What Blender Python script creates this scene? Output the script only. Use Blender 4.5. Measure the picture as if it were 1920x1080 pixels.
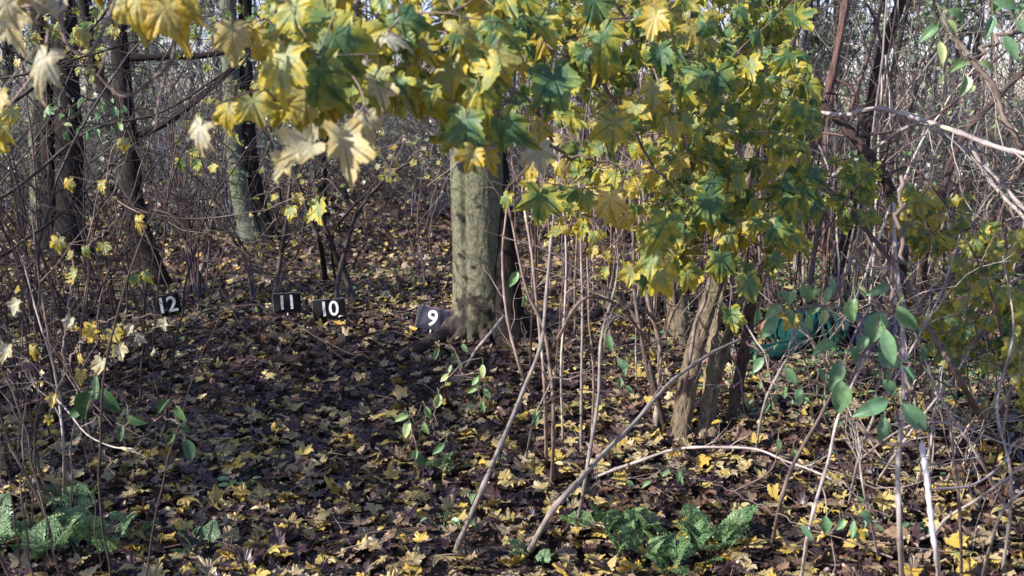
import bpy, math
import numpy as np
from mathutils import Vector
R = math.radians
sc = bpy.context.scene
for o in list(bpy.data.objects): bpy.data.objects.remove(o)

# ------------------------------------------------------------ camera, sky, sun, exposure
FPX = 1867.0; PITCH = R(8.8); CAMZ = 1.25
cd = bpy.data.cameras.new('camera'); cam = bpy.data.objects.new('camera', cd)
sc.collection.objects.link(cam); sc.camera = cam
cd.sensor_width = 36.0; cd.lens = 36.0*FPX/1920.0
cd.clip_start = 0.05; cd.clip_end = 500
cam.location = (0, 0, CAMZ); cam.rotation_euler = (R(90)-PITCH, 0, 0)
cd.dof.use_dof = True; cd.dof.focus_distance = 4.6; cd.dof.aperture_fstop = 5.6

SUN_EL = 27.0
SUN_AZ = math.atan2(-0.88, -0.46)       # compass direction (x, y) to the sun: left of and behind the camera
sd = Vector((math.sin(SUN_AZ)*math.cos(R(SUN_EL)), math.cos(SUN_AZ)*math.cos(R(SUN_EL)), math.sin(R(SUN_EL))))
sl = bpy.data.lights.new('sun', 'SUN'); sun = bpy.data.objects.new('sun', sl); sc.collection.objects.link(sun)
sl.energy = 4.8; sl.angle = R(0.5); sl.color = (1.0, 0.93, 0.86)
sun.rotation_euler = sd.to_track_quat('Z', 'Y').to_euler()
w = bpy.data.worlds.new('World'); sc.world = w; w.use_nodes = True
nt = w.node_tree; bg = nt.nodes['Background']
sky = nt.nodes.new('ShaderNodeTexSky'); sky.sky_type = 'NISHITA'; sky.sun_disc = False
sky.sun_elevation = R(SUN_EL); sky.sun_rotation = SUN_AZ; sky.air_density = 1.4; sky.dust_density = .6; sky.ozone_density = 4.0
tn = nt.nodes.new('ShaderNodeMix'); tn.data_type = 'RGBA'; tn.blend_type = 'MULTIPLY'; tn.inputs[0].default_value = 1; tn.inputs[7].default_value = (1.12, .93, 1.12, 1)   # faint violet film cast put into the sky colour
nt.links.new(sky.outputs[0], tn.inputs[6]); nt.links.new(tn.outputs[2], bg.inputs[0]); bg.inputs[1].default_value = 0.11
sc.view_settings.view_transform = 'Standard'; sc.view_settings.look = 'None'
sc.view_settings.gamma = 1; sc.view_settings.exposure = 1.2

# ------------------------------------------------------------ helpers
f_ = np.array([0, math.cos(PITCH), -math.sin(PITCH)]); u_ = np.array([0, math.sin(PITCH), math.cos(PITCH)]); r_ = np.array([1., 0, 0])
CAM = np.array([0, 0, CAMZ])
def V(px, py, D): return CAM + D*(f_ + (px-960)/FPX*r_ + (540-py)/FPX*u_)
_rg = np.random.default_rng(5)
_k = _rg.uniform(-1, 1, (14, 2)); _k /= np.linalg.norm(_k, axis=1)[:, None]
_fr = np.geomspace(0.5, 5.5, 14); _ph = _rg.uniform(0, 6.28, 14)
def Z(x, y):
    x = np.asarray(x, float); y = np.asarray(y, float); z = np.zeros(np.broadcast(x, y).shape)
    for i in range(14): z = z + 0.028/_fr[i]*np.sin(_fr[i]*(_k[i, 0]*x+_k[i, 1]*y)+_ph[i])
    z = z - 0.10*np.exp(-((x+1.4)/1.6)**2-((y-4.7)/0.8)**2) + 0.04*np.exp(-((x+1.3)/1.9)**2-((y-5.9)/0.5)**2)
    return z
def G(px, py, up=0.0):
    d = V(px, py, 1.0)-CAM; t = 1.0
    for _ in range(4000):
        p = CAM+d*t
        if p[2] <= Z(p[0], p[1])+up: break
        t += 0.01
    return p
def Gx(px, y):                     # ground point under column px at distance y
    x = (px-960)/FPX*y/ math.cos(PITCH)*0.99
    return np.array([x, y, float(Z(x, y))])

MATS = {}
class MB:
    def __init__(s): s.v = []; s.f3 = []; s.f4 = []; s.a = {'rnd': [], 'rad': [], 'vein': [], 'bk': []}; s.n = 0
    def add(s, v, f3=None, f4=None, rnd=0.5, rad=0.0, vein=0.0, bk=None):
        v = np.asarray(v, float).reshape(-1, 3); n = len(v)
        if n == 0: return
        if f3 is not None and len(f3): s.f3.append(np.asarray(f3, np.int64).reshape(-1, 3)+s.n)
        if f4 is not None and len(f4): s.f4.append(np.asarray(f4, np.int64).reshape(-1, 4)+s.n)
        s.v.append(v); s.n += n
        for k, q in (('rnd', rnd), ('rad', rad), ('vein', vein)): s.a[k].append(np.broadcast_to(np.asarray(q, float).reshape(-1), (n,)))
        s.a['bk'].append(v if bk is None else bk)
    def mesh(s, name, mat, smooth=True):
        me = bpy.data.meshes.new(name)
        v = np.concatenate(s.v); f3 = np.concatenate(s.f3) if s.f3 else np.zeros((0, 3), np.int64); f4 = np.concatenate(s.f4) if s.f4 else np.zeros((0, 4), np.int64)
        me.vertices.add(len(v)); me.vertices.foreach_set('co', v.astype(np.float32).ravel())
        lo = np.concatenate([f3.ravel(), f4.ravel()]); nl = len(lo)
        me.loops.add(nl); me.loops.foreach_set('vertex_index', lo.astype(np.int32))
        st = np.concatenate([np.arange(len(f3))*3, len(f3)*3+np.arange(len(f4))*4]).astype(np.int32)
        me.polygons.add(len(st)); me.polygons.foreach_set('loop_start', st)
        try: me.polygons.foreach_set('loop_total', np.concatenate([np.full(len(f3), 3), np.full(len(f4), 4)]).astype(np.int32))
        except Exception: pass
        me.update(calc_edges=True); me.validate()
        for k in ('rnd', 'rad', 'vein'):
            at = me.attributes.new(k, 'FLOAT', 'POINT'); at.data.foreach_set('value', np.concatenate(s.a[k]).astype(np.float32))
        at = me.attributes.new('bk', 'FLOAT_VECTOR', 'POINT'); at.data.foreach_set('vector', np.concatenate(s.a['bk']).astype(np.float32).ravel())
        if smooth: me.polygons.foreach_set('use_smooth', np.ones(len(st), bool))
        me.materials.append(MATS[mat] if isinstance(mat, str) else mat)
        return me
    def build(s, name, mat, parent=None, smooth=True):
        if s.n == 0: return None
        me = s.mesh(name, mat, smooth)
        if parent is not None:      # bring world coordinates into the parent's frame
            pl = parent_origin(parent); c = np.empty(len(me.vertices)*3, np.float32); me.vertices.foreach_get('co', c)
            me.vertices.foreach_set('co', (c.reshape(-1, 3)-np.array(pl, np.float32)).ravel())
        o = bpy.data.objects.new(name, me); sc.collection.objects.link(o); o.parent = parent
        return o
def parent_origin(p):
    l = Vector((0, 0, 0))
    while p is not None: l = l+p.location; p = p.parent
    return l
def tag(o, label, cat, group=None):
    o['label'] = label; o['category'] = cat
    if group: o['group'] = group
    return o
def thing(name, loc, label, cat, group=None):
    o = bpy.data.objects.new(name, None); sc.collection.objects.link(o); o.location = [float(q) for q in loc]; o.empty_display_size = .1
    return tag(o, label, cat, group)
def kind(o, k): o['kind'] = k; return o
def copy_tree(o, loc, rz=0.0, s=1.0, parent=None, label=None):
    c = o.copy(); sc.collection.objects.link(c)
    if parent is None: c.location = [float(q) for q in loc]; c.rotation_euler = (0, 0, rz); c.scale = (s, s, s)
    else: c.parent = parent
    if label: c['label'] = label
    for ch in o.children: copy_tree(ch, None, parent=c)
    return c

def nrmz(a): a = np.asarray(a, float); return a/(np.linalg.norm(a, axis=-1, keepdims=True)+1e-9)
def smooth_path(p, n):
    p = np.asarray(p, float); 
    if len(p) == 2: t = np.linspace(0, 1, n)[:, None]; return p[0]*(1-t)+p[1]*t
    q = np.vstack([2*p[0]-p[1], p, 2*p[-1]-p[-2]]); out = []
    ts = np.linspace(0, len(p)-1-1e-6, n)
    for t in ts:
        i = int(t); u = t-i; a, b, c, d = q[i], q[i+1], q[i+2], q[i+3]
        out.append(.5*((2*b)+(-a+c)*u+(2*a-5*b+4*c-d)*u*u+(-a+3*b-3*c+d)*u**3))
    return np.array(out)
def tube(mb, path, rad, sides=6, rnd=0.5, cap=True, bump=0.0, rg=None):
    p = np.asarray(path, float); n = len(p); rad = np.broadcast_to(np.asarray(rad, float), (n,))
    t = nrmz(np.gradient(p, axis=0)); a = np.array([1., 0, 0]) if abs(t[0][0]) < .8 else np.array([0, 1., 0])
    L = np.concatenate([[0], np.cumsum(np.linalg.norm(np.diff(p, axis=0), axis=1))])
    th = np.linspace(0, 2*np.pi, sides, endpoint=False); vs = []; bk = []
    off = (float(rnd if np.isscalar(rnd) else .5)*37) % 11
    for i in range(n):
        a = a-t[i]*a.dot(t[i]); a /= np.linalg.norm(a)+1e-9; b = np.cross(t[i], a)
        rr = rad[i]*np.ones(sides)
        if bump and rg is not None: rr = rr*(1+bump*rg.normal(0, 1, sides))
        vs.append(p[i]+(np.cos(th)*rr)[:, None]*a+(np.sin(th)*rr)[:, None]*b)
        bk.append(np.stack([np.cos(th)*rad[i]+off, np.sin(th)*rad[i]+off, np.full(sides, L[i]+off*3)], 1))
    i = np.arange(n-1)[:, None]*sides; j = np.arange(sides)[None]; k = (j+1) % sides
    f4 = np.stack([i+j, i+k, i+sides+k, i+sides+j], -1).reshape(-1, 4)
    f3 = None
    if cap:
        vs.append(p[-1:]+t[-1]*rad[-1]*.3); bk.append(bk[-1][:1]); e = n*sides; f3 = [[e-sides+q, e-sides+(q+1) % sides, e] for q in range(sides)]
    mb.add(np.vstack(vs), f3, f4, rnd=rnd, bk=np.vstack(bk))
def sticks(mb, A, B, ra, rb, rnd=0.5, sag=0.0):
    A = np.asarray(A, float).reshape(-1, 3); B = np.asarray(B, float).reshape(-1, 3); n = len(A)
    if n == 0: return
    ra = np.broadcast_to(ra, (n,)); rb = np.broadcast_to(rb, (n,)); t = nrmz(B-A)
    a = np.cross(t, np.where(np.abs(t[:, 2:3]) < .9, [[0, 0, 1.]], [[1., 0, 0]])); a = nrmz(a); b = np.cross(t, a)
    th = np.array([0, 2.0944, 4.18879]); M = (A+B)/2; M[:, 2] -= sag*np.linalg.norm(B-A, axis=1)
    rings = [P[:, None]+r[:, None, None]*(np.cos(th)[None, :, None]*a[:, None]+np.sin(th)[None, :, None]*b[:, None]) for P, r in ((A, ra), (M, (ra+rb)/2), (B, rb))]
    v = np.concatenate(rings, 1)
    q = np.array([[k+3*s, (k+1) % 3+3*s, (k+1) % 3+3*s+3, k+3*s+3] for s in range(2) for k in range(3)])
    f = q[None]+np.arange(n)[:, None, None]*9
    mb.add(v.reshape(-1, 3), None, f.reshape(-1, 4), rnd=np.repeat(np.broadcast_to(rnd, (n,)), 9))

# ------------------------------------------------------------ leaf templates (attached at the origin, tip along +Y, face +Z)
def maple_outline(detail=2, seed=0, deep=1.0):
    rg = np.random.default_rng(seed); pts = []
    lobes = [(-110, .64), (-54, .90), (0, 1.0), (54, .90), (110, .64)]
    val = [.26, .52*deep, .60*deep, .60*deep, .52*deep, .26]; va = [-158, -83, -29, 29, 83, 158]
    for i, (a, L) in enumerate(lobes):
        L = L*rg.uniform(.92, 1.08); a = a+rg.uniform(-4, 4)
        pts.append((va[i], val[i]*rg.uniform(.9, 1.1), 0))
        if detail >= 2:
            pts += [(a-20, .80*L, 0), (a-13.5, .76*L, 0), (a-9, .90*L, 0)]
        elif detail == 1: pts.append((a-14, .76*L, 0))
        pts.append((a, L, 1))
        if detail >= 2: pts += [(a-4, .975*L, 0), (a+4, .975*L, 0)]
        if detail >= 2: pts += [(a+9, .90*L, 0), (a+13.5, .76*L, 0), (a+20, .80*L, 0)]
        elif detail == 1: pts.append((a+14, .76*L, 0))
    pts.append((va[5], val[5], 0))
    pts = sorted(pts, key=lambda q: q[0])
    pts = np.array(pts); j = rg.normal(0, .035, len(pts)); pts[:, 1] *= 1+j; pts[:, 0] += rg.normal(0, 1.2, len(pts)); pts[:, 1] *= 1+.14*rg.uniform(-1, 1)*np.sign(pts[:, 0])*(np.abs(pts[:, 0]) > 30); pts[:, 0] = np.sort(pts[:, 0])
    return pts
def fan_template(pts, rings, curl, fold, cup, seed, shift=0.0):
    rg = np.random.default_rng(seed); a = np.radians(pts[:, 0]); r = pts[:, 1]; n = len(pts)
    V_ = [[0, 0, 0]]; rad = [0]; ve = [1.0]
    for q in rings:
        for i in range(n): V_.append([math.sin(a[i])*r[i]*q, math.cos(a[i])*r[i]*q, 0]); rad.append(q*(1 if r[i] > .6 else .85)); ve.append(pts[i, 2])
    V_ = np.array(V_); x, y = V_[:, 0].copy(), V_[:, 1].copy(); ve = np.array(ve); d = np.hypot(x, y)
    V_[:, 2] = fold*d*(.5-ve)*.5 + cup*d**2 - curl*np.maximum(y, 0)**2 + .05*np.sin(5*x+rg.uniform(0, 6))*d+.05*np.sin(6*y+rg.uniform(0, 6))*d
    V_[:, 2] += .10*np.sin(x*9+rg.uniform(0, 6))*np.sin(y*8+rg.uniform(0, 6))*d; V_[:, 0] *= 1-.35*abs(cup)-.1*rg.random(); V_[:, 1] += .12*rg.uniform(-1, 1)*x; rad = np.array(rad)*1.0
    f3 = [[0, 1+i+1, 1+i] for i in range(n-1)]; f4 = []
    for s in range(len(rings)-1):
        b = 1+s*n
        for i in range(n-1): f4.append([b+i, b+i+1, b+n+i+1, b+n+i])
    return dict(v=V_, f3=np.array(f3), f4=np.array(f4).reshape(-1, 4), rad=np.array(rad), vein=ve)
def ovate_template(seed, wid=.46, curl=.15, fold=.25):
    rg = np.random.default_rng(seed); ys = np.array([0, .1, .28, .5, .7, .88, 1.0]); ws = np.array([.02, .5, .93, 1, .78, .38, .01])*wid/2
    V_ = []; rad = []; ve = []
    for yy, ww in zip(ys, ws):
        for k, s in enumerate((-1, -.5, 0, .5, 1)):
            V_.append([s*ww+.03*math.sin(yy*3+seed), yy, fold*abs(s)*ww-curl*yy*yy+.012*math.sin(yy*17+s*3)]); rad.append(abs(s)*.9+.1*yy); ve.append(1. if s == 0 else 0.)
    f4 = [[i*5+k, i*5+k+1, i*5+k+6, i*5+k+5] for i in range(6) for k in range(4)]
    return dict(v=np.array(V_), f3=np.zeros((0, 3), int), f4=np.array(f4), rad=np.array(rad), vein=np.array(ve))
_h = np.random.default_rng(9)
M_HI = [fan_template(maple_outline(2, 60+s, _h.uniform(.85, 1.12)), (.33, .68, 1.0), _h.uniform(-.1, .75), _h.uniform(.1, 1.1), _h.uniform(-.5, .5), s) for s in range(12)]+[fan_template(maple_outline(2, s, d), (.5, 1.0), c, f, q, s) for s, c, f, q, d in ((1, .15, .5, .1, 1), (2, .35, .3, -.15, .9), (3, .05, .8, .25, 1.05), (4, .5, .5, -.3, 1), (5, .2, .2, .4, .85), (6, .0, .6, -.1, 1.1), (7, .7, .6, -.2, 1))]
M_MID = [fan_template(maple_outline(2, 20+s, 1), (1.0,), c, f, q, s) for s, c, f, q in ((1, .1, .3, .1), (2, -.2, .2, .25), (3, .25, .4, -.2), (4, .0, .5, .35), (5, .3, .15, -.3), (6, -.25, .35, .05), (7, .05, .2, .0), (8, .15, .6, -.1))]
M_LO = [fan_template(maple_outline(0, 40+s, 1), (1.0,), c, f, q, s) for s, c, f, q in ((1, .2, .6, .3), (2, -.4, .7, .5), (3, .4, .9, -.4), (4, 0, 1, .1))]
OV = [ovate_template(s, w_, c, f) for s, w_, c, f in ((1, .50, .12, .35), (2, .56, .4, .6), (3, .46, .0, .3), (4, .52, .7, .8), (5, .55, .3, 1.1))]
OV_LO = [dict(v=np.array([[0, 0, 0], [-.26, .4, .06], [0, .5, -.03], [.26, .42, .06], [0, 1, -.1]]), f3=np.array([[0, 2, 1], [0, 3, 2], [1, 2, 4], [2, 3, 4]]), f4=np.zeros((0, 4), int), rad=np.array([0, 1, 0, 1, 1.]), vein=np.zeros(5))]
def leaves(mb, T, pos, tip, nrm, size, rnd, rg):
    pos = np.asarray(pos, float).reshape(-1, 3); n = len(pos)
    if n == 0: return
    tip = nrmz(np.broadcast_to(tip, (n, 3))); nrm = np.broadcast_to(nrm, (n, 3)); x = nrmz(np.cross(tip, nrm)); z = np.cross(x, tip)
    size = np.broadcast_to(size, (n,)); rnd = np.broadcast_to(rnd, (n,)); which = rg.integers(0, len(T), n)
    for k, t in enumerate(T):
        m = np.where(which == k)[0]
        if len(m) == 0: continue
        tv = t['v']; nv = len(tv); asp = rg.uniform(.72, 1.12, len(m))
        w3 = (pos[m][:, None]+size[m][:, None, None]*(tv[None, :, 0:1]*asp[:, None, None]*x[m][:, None]+tv[None, :, 1:2]*tip[m][:, None]+tv[None, :, 2:3]*z[m][:, None]))
        o = np.arange(len(m))[:, None, None]*nv
        mb.add(w3.reshape(-1, 3), (t['f3'][None]+o).reshape(-1, 3), (t['f4'][None]+o).reshape(-1, 4) if len(t['f4']) else None,
               rnd=np.repeat(rnd[m], nv), rad=np.tile(t['rad'], len(m)), vein=np.tile(t['vein'], len(m)))

# ------------------------------------------------------------ materials
def newmat(name):
    m = bpy.data.materials.new(name); m.use_nodes = True; MATS[name] = m
    return m, m.node_tree.nodes, m.node_tree.links, m.node_tree.nodes['Principled BSDF']
def ramp(ns, stops, interp='LINEAR'):
    r = ns.new('ShaderNodeValToRGB'); cr = r.color_ramp; cr.interpolation = interp
    while len(cr.elements) < len(stops): cr.elements.new(.5)
    for e, (p, c) in zip(cr.elements, stops): e.position = p; e.color = (*c, 1) if len(c) == 3 else c
    return r
def attr(ns, n): a = ns.new('ShaderNodeAttribute'); a.attribute_name = n; return a
def math_(ns, ls, op, a, b, clamp=False):
    m = ns.new('ShaderNodeMath'); m.operation = op; m.use_clamp = clamp
    for i, q in enumerate((a, b)):
        if isinstance(q, (int, float)): m.inputs[i].default_value = q
        else: ls.new(q, m.inputs[i])
    return m.outputs[0]
def mixc(ns, ls, f, a, b, bt='MIX'):
    m = ns.new('ShaderNodeMix'); m.data_type = 'RGBA'; m.blend_type = bt
    for i, q in ((0, f), (6, a), (7, b)):
        if isinstance(q, (int, float)): m.inputs[i].default_value = q
        elif isinstance(q, tuple): m.inputs[i].default_value = (*q, 1)
        else: ls.new(q, m.inputs[i])
    return m.outputs[2]
def leafmat(name, mid, edge, trans=.3, rough=.4, spec=.5, edge_amt=1.0, nscale=14, vein=(.25, .3, .08), spots=True):
    m, ns, ls, p = newmat(name); rn = attr(ns, 'rnd').outputs['Fac']; ra = attr(ns, 'rad').outputs['Fac']; ve = attr(ns, 'vein').outputs['Fac']
    tc = ns.new('ShaderNodeTexCoord'); nz = ns.new('ShaderNodeTexNoise'); nz.inputs['Scale'].default_value = nscale; nz.inputs['Detail'].default_value = 4
    ls.new(tc.outputs['Object'], nz.inputs['Vector'])
    nz2 = ns.new('ShaderNodeTexNoise'); nz2.inputs['Scale'].default_value = nscale*5; nz2.inputs['Detail'].default_value = 3; ls.new(tc.outputs['Object'], nz2.inputs['Vector'])
    c1 = ramp(ns, mid); ls.new(rn, c1.inputs[0]); c2 = ramp(ns, edge); ls.new(rn, c2.inputs[0])
    f = math_(ns, ls, 'ADD', math_(ns, ls, 'MULTIPLY', ra, .75), math_(ns, ls, 'MULTIPLY', math_(ns, ls, 'SUBTRACT', nz.outputs[0], .5), 2.4))
    f = math_(ns, ls, 'MULTIPLY', math_(ns, ls, 'SUBTRACT', f, .28), 2.2*edge_amt, True)
    c = mixc(ns, ls, f, c1.outputs[0], c2.outputs[0])
    vf = math_(ns, ls, 'MULTIPLY', math_(ns, ls, 'SUBTRACT', ve, .86), 5, True); c = mixc(ns, ls, math_(ns, ls, 'MULTIPLY', vf, .6), c, vein)
    hv = ns.new('ShaderNodeHueSaturation'); ls.new(c, hv.inputs['Color']); ls.new(math_(ns, ls, 'ADD', math_(ns, ls, 'MULTIPLY', nz2.outputs[0], .9), .55), hv.inputs['Value']); c = hv.outputs[0]
    if spots:
        sp = math_(ns, ls, 'MULTIPLY', math_(ns, ls, 'SUBTRACT', nz2.outputs[0], .66), 14, True); c = mixc(ns, ls, sp, c, (.06, .03, .012))
    ls.new(c, p.inputs['Base Color']); p.inputs['Roughness'].default_value = rough; p.inputs['Specular IOR Level'].default_value = spec
    bp = ns.new('ShaderNodeBump'); bp.inputs['Strength'].default_value = .35; bp.inputs['Distance'].default_value = .004; ls.new(nz2.outputs[0], bp.inputs['Height']); ls.new(bp.outputs[0], p.inputs['Normal'])
    if trans:
        t = ns.new('ShaderNodeBsdfTranslucent'); ls.new(c, t.inputs[0]); mx = ns.new('ShaderNodeMixShader'); mx.inputs[0].default_value = trans
        ls.new(p.outputs[0], mx.inputs[1]); ls.new(t.outputs[0], mx.inputs[2]); ls.new(mx.outputs[0], ns['Material Output'].inputs[0])
    return m
GR = (.045, .11, .045); BG = (.05, .125, .085); YG = (.20, .26, .03); YE = (.50, .38, .02); PA = (.42, .40, .24); TA = (.34, .26, .09)
leafmat('maple_leaf', [(0, (.07, .16, .08)), (.3, (.11, .21, .08)), (.5, (.19, .28, .09)), (.68, (.36, .37, .15)), (.84, (.52, .43, .13)), (1, (.50, .50, .38))],
        [(0, (.18, .27, .07)), (.3, (.42, .41, .06)), (.6, (.56, .46, .06)), (.82, (.55, .40, .04)), (1, (.52, .46, .28))], .52, .48, .5, nscale=34, vein=(.40, .44, .20))  # palest stop serves pale leaves and those painted as overexposed
leafmat('green_leaf', [(0, (.09, .19, .11)), (.5, (.14, .25, .10)), (1, (.30, .38, .16))], [(0, (.10, .21, .11)), (.6, (.17, .28, .11)), (1, (.46, .48, .22))], .3, .42, .5, vein=(.16, .26, .11), spots=False)
leafmat('bramble_leaf', [(0, (.025, .07, .03)), (1, (.05, .11, .04))], [(0, (.03, .08, .03)), (1, (.10, .16, .04))], .2, .45, .4, spots=False)
leafmat('herb_leaf', [(0, (.07, .155, .06)), (1, (.17, .28, .12))], [(0, (.09, .18, .07)), (1, (.24, .34, .15))], .3, .5, .5, nscale=8, spots=False)
leafmat('litter_leaf', [(0, (.022, .012, .017)), (.25, (.058, .033, .034)), (.42, (.14, .075, .050)), (.60, (.23, .165, .095)), (.78, (.33, .26, .11)), (.92, (.36, .29, .08)), (.98, (.46, .32, .05)), (1, (.12, .17, .08))],
        [(0, (.032, .020, .024)), (.30, (.075, .045, .04)), (.45, (.15, .09, .065)), (.60, (.24, .19, .13)), (.78, (.31, .26, .16)), (.90, (.40, .30, .09)), (.97, (.50, .33, .05)), (1, (.28, .28, .1))], .12, .42, .5, nscale=9, vein=(.2, .15, .08))
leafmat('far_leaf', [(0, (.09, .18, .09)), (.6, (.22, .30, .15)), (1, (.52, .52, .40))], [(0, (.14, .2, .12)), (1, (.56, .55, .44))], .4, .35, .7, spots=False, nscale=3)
def bark(name, c1, c2, sc_=40, stretch=.12, bump=.4, dist=.01, c3=None, c3amt=.5, rough=.8, rndv=.5, spec=.3):
    m, ns, ls, p = newmat(name); b = attr(ns, 'bk').outputs['Vector']; mp = ns.new('ShaderNodeMapping'); mp.inputs['Scale'].default_value = (1, 1, stretch); ls.new(b, mp.inputs[0])
    n1 = ns.new('ShaderNodeTexNoise'); n1.inputs['Scale'].default_value = sc_; n1.inputs['Detail'].default_value = 6; n1.inputs['Roughness'].default_value = .65; ls.new(mp.outputs[0], n1.inputs['Vector'])
    n2 = ns.new('ShaderNodeTexNoise'); n2.inputs['Scale'].default_value = sc_*.12; n2.inputs['Detail'].default_value = 4; ls.new(b, n2.inputs['Vector'])
    cr = ramp(ns, [(.3, c1), (.68, c2)]); ls.new(n1.outputs[0], cr.inputs[0]); c = cr.outputs[0]
    if c3: 
        f = math_(ns, ls, 'MULTIPLY', math_(ns, ls, 'SUBTRACT', n2.outputs[0], .5-c3amt*.15), 6, True); c = mixc(ns, ls, f, c, c3)
    hv = ns.new('ShaderNodeHueSaturation'); ls.new(c, hv.inputs['Color']); ls.new(math_(ns, ls, 'ADD', math_(ns, ls, 'MULTIPLY', attr(ns, 'rnd').outputs['Fac'], rndv*2), 1-rndv), hv.inputs['Value'])
    ls.new(hv.outputs[0], p.inputs['Base Color']); p.inputs['Roughness'].default_value = rough; p.inputs['Specular IOR Level'].default_value = spec
    bp = ns.new('ShaderNodeBump'); bp.inputs['Strength'].default_value = bump; bp.inputs['Distance'].default_value = dist; ls.new(n1.outputs[0], bp.inputs['Height']); ls.new(bp.outputs[0], p.inputs['Normal'])
    return m
bark('maple_bark', (.10, .105, .065), (.25, .25, .165), 22, .45, .6, .012, (.12, .14, .055), .1, .85, .5)
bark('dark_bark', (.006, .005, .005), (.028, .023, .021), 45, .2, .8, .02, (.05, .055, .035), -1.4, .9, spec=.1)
bark('grey_bark', (.038, .044, .034), (.11, .12, .09), 30, .3, .5, .012, (.10, .13, .06), .2, .85)
bark('ridged_bark', (.022, .016, .012), (.38, .30, .20), 75, .3, 1.0, .05, (.20, .19, .09), -.4, .9)
bark('dark_ridged_bark', (.014, .010, .009), (.09, .06, .05), 55, .22, 1.0, .03, None, 0, .9)
bark('twig_bark', (.06, .042, .036), (.22, .165, .14), 90, .15, .4, .004, (.30, .27, .20), -.5, .7, .5)
bark('pale_twig', (.12, .10, .095), (.34, .30, .28), 90, .2, .4, .004, (.34, .33, .24), -.3, .6, .35)
bark('red_twig', (.020, .012, .011), (.098, .060, .052), 80, .15, .4, .004, None, 0, .6, .5)
bark('black_twig', (.012, .010, .010), (.06, .045, .040), 60, .2, .4, .004, None, 0, .7, .5)
bark('reddish_bark', (.025, .015, .013), (.17, .10, .08), 55, .22, 1.0, .03, None, 0, .9)
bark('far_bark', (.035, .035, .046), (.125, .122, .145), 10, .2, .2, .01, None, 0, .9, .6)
m, ns, ls, p = newmat('soil')
tc = ns.new('ShaderNodeTexCoord'); vz = ns.new('ShaderNodeTexVoronoi'); vz.inputs['Scale'].default_value = 16; ls.new(tc.outputs['Object'], vz.inputs['Vector'])
nz = ns.new('ShaderNodeTexNoise'); nz.inputs['Scale'].default_value = 30; nz.inputs['Detail'].default_value = 6; ls.new(tc.outputs['Object'], nz.inputs['Vector'])
sv = ns.new('ShaderNodeSeparateColor'); ls.new(vz.outputs['Color'], sv.inputs[0])
c = ramp(ns, [(0, (.02, .013, .012)), (.5, (.055, .033, .025)), (.8, (.12, .08, .045)), (1, (.2, .14, .05))]); ls.new(sv.outputs[0], c.inputs[0])
c = mixc(ns, ls, nz.outputs[0], (.015, .01, .009), c.outputs[0]); ls.new(c, p.inputs['Base Color']); p.inputs['Roughness'].default_value = .8
bp = ns.new('ShaderNodeBump'); bp.inputs['Distance'].default_value = .04; ls.new(nz.outputs[0], bp.inputs['Height']); ls.new(bp.outputs[0], p.inputs['Normal'])
def plain(name, c, rough=.5, spec=.5, nscale=60, var=.25, bump=.1, wave=None):
    m, ns, ls, p = newmat(name); tc = ns.new('ShaderNodeTexCoord'); nz = ns.new('ShaderNodeTexNoise'); nz.inputs['Scale'].default_value = nscale; nz.inputs['Detail'].default_value = 5; ls.new(tc.outputs['Object'], nz.inputs['Vector'])
    cr = ramp(ns, [(.3, tuple(q*(1-var) for q in c)), (.7, tuple(min(1, q*(1+var)) for q in c))]); ls.new(nz.outputs[0], cr.inputs[0]); ls.new(cr.outputs[0], p.inputs['Base Color'])
    p.inputs['Roughness'].default_value = rough; p.inputs['Specular IOR Level'].default_value = spec
    bp = ns.new('ShaderNodeBump'); bp.inputs['Strength'].default_value = bump; bp.inputs['Distance'].default_value = .01; h = nz.outputs[0]
    if wave:
        wv = ns.new('ShaderNodeTexWave'); wv.inputs['Scale'].default_value = wave; wv.inputs['Distortion'].default_value = 5; wv.inputs['Detail'].default_value = 3; ls.new(tc.outputs['Object'], wv.inputs['Vector']); h = wv.outputs['Fac']
    ls.new(h, bp.inputs['Height']); ls.new(bp.outputs[0], p.inputs['Normal'])
plain('plate_black', (.006, .006, .007), .7, .15, 90, .3)
plain('plate_lit_black', (.026, .028, .046), .6, .3, 90, .25)  # black plate; greyer tone paints in the light on its turned face
plain('numeral_white', (.62, .62, .62), .5, .4, 220, .18)
plain('rim_grey', (.16, .16, .18), .6, .3)
plain('peg_white', (.7, .7, .68), .5, .4)
plain('green_cloth', (.005, .034, .031), .95, .12, 25, .35, .6)
plain('navy_cloth', (.012, .016, .034), .95, .12, 25, .3, .6)
plain('skin', (.26, .145, .10), .55, .4, 40, .1)
plain('hair', (.02, .014, .01), .7, .3, 200, .4, 1.0)
plain('shoe_black', (.015, .014, .014), .5, .4)

# ------------------------------------------------------------ ground
gm = MB(); xs = np.concatenate([np.linspace(-150, -13, 18), np.linspace(-12, 12, 160), np.linspace(13, 150, 18)]); ys = np.concatenate([np.linspace(-60, -2, 10), np.linspace(-1, 24, 180), np.linspace(26, 220, 24)])
X, Y = np.meshgrid(xs, ys); nx, ny = len(xs), len(ys)
i = np.arange(ny-1)[:, None]*nx+np.arange(nx-1)[None]
gm.add(np.stack([X, Y, Z(X, Y)], -1).reshape(-1, 3), None, np.stack([i, i+1, i+nx+1, i+nx], -1).reshape(-1, 4))
kind(gm.build('ground', 'soil'), 'structure')

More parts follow.
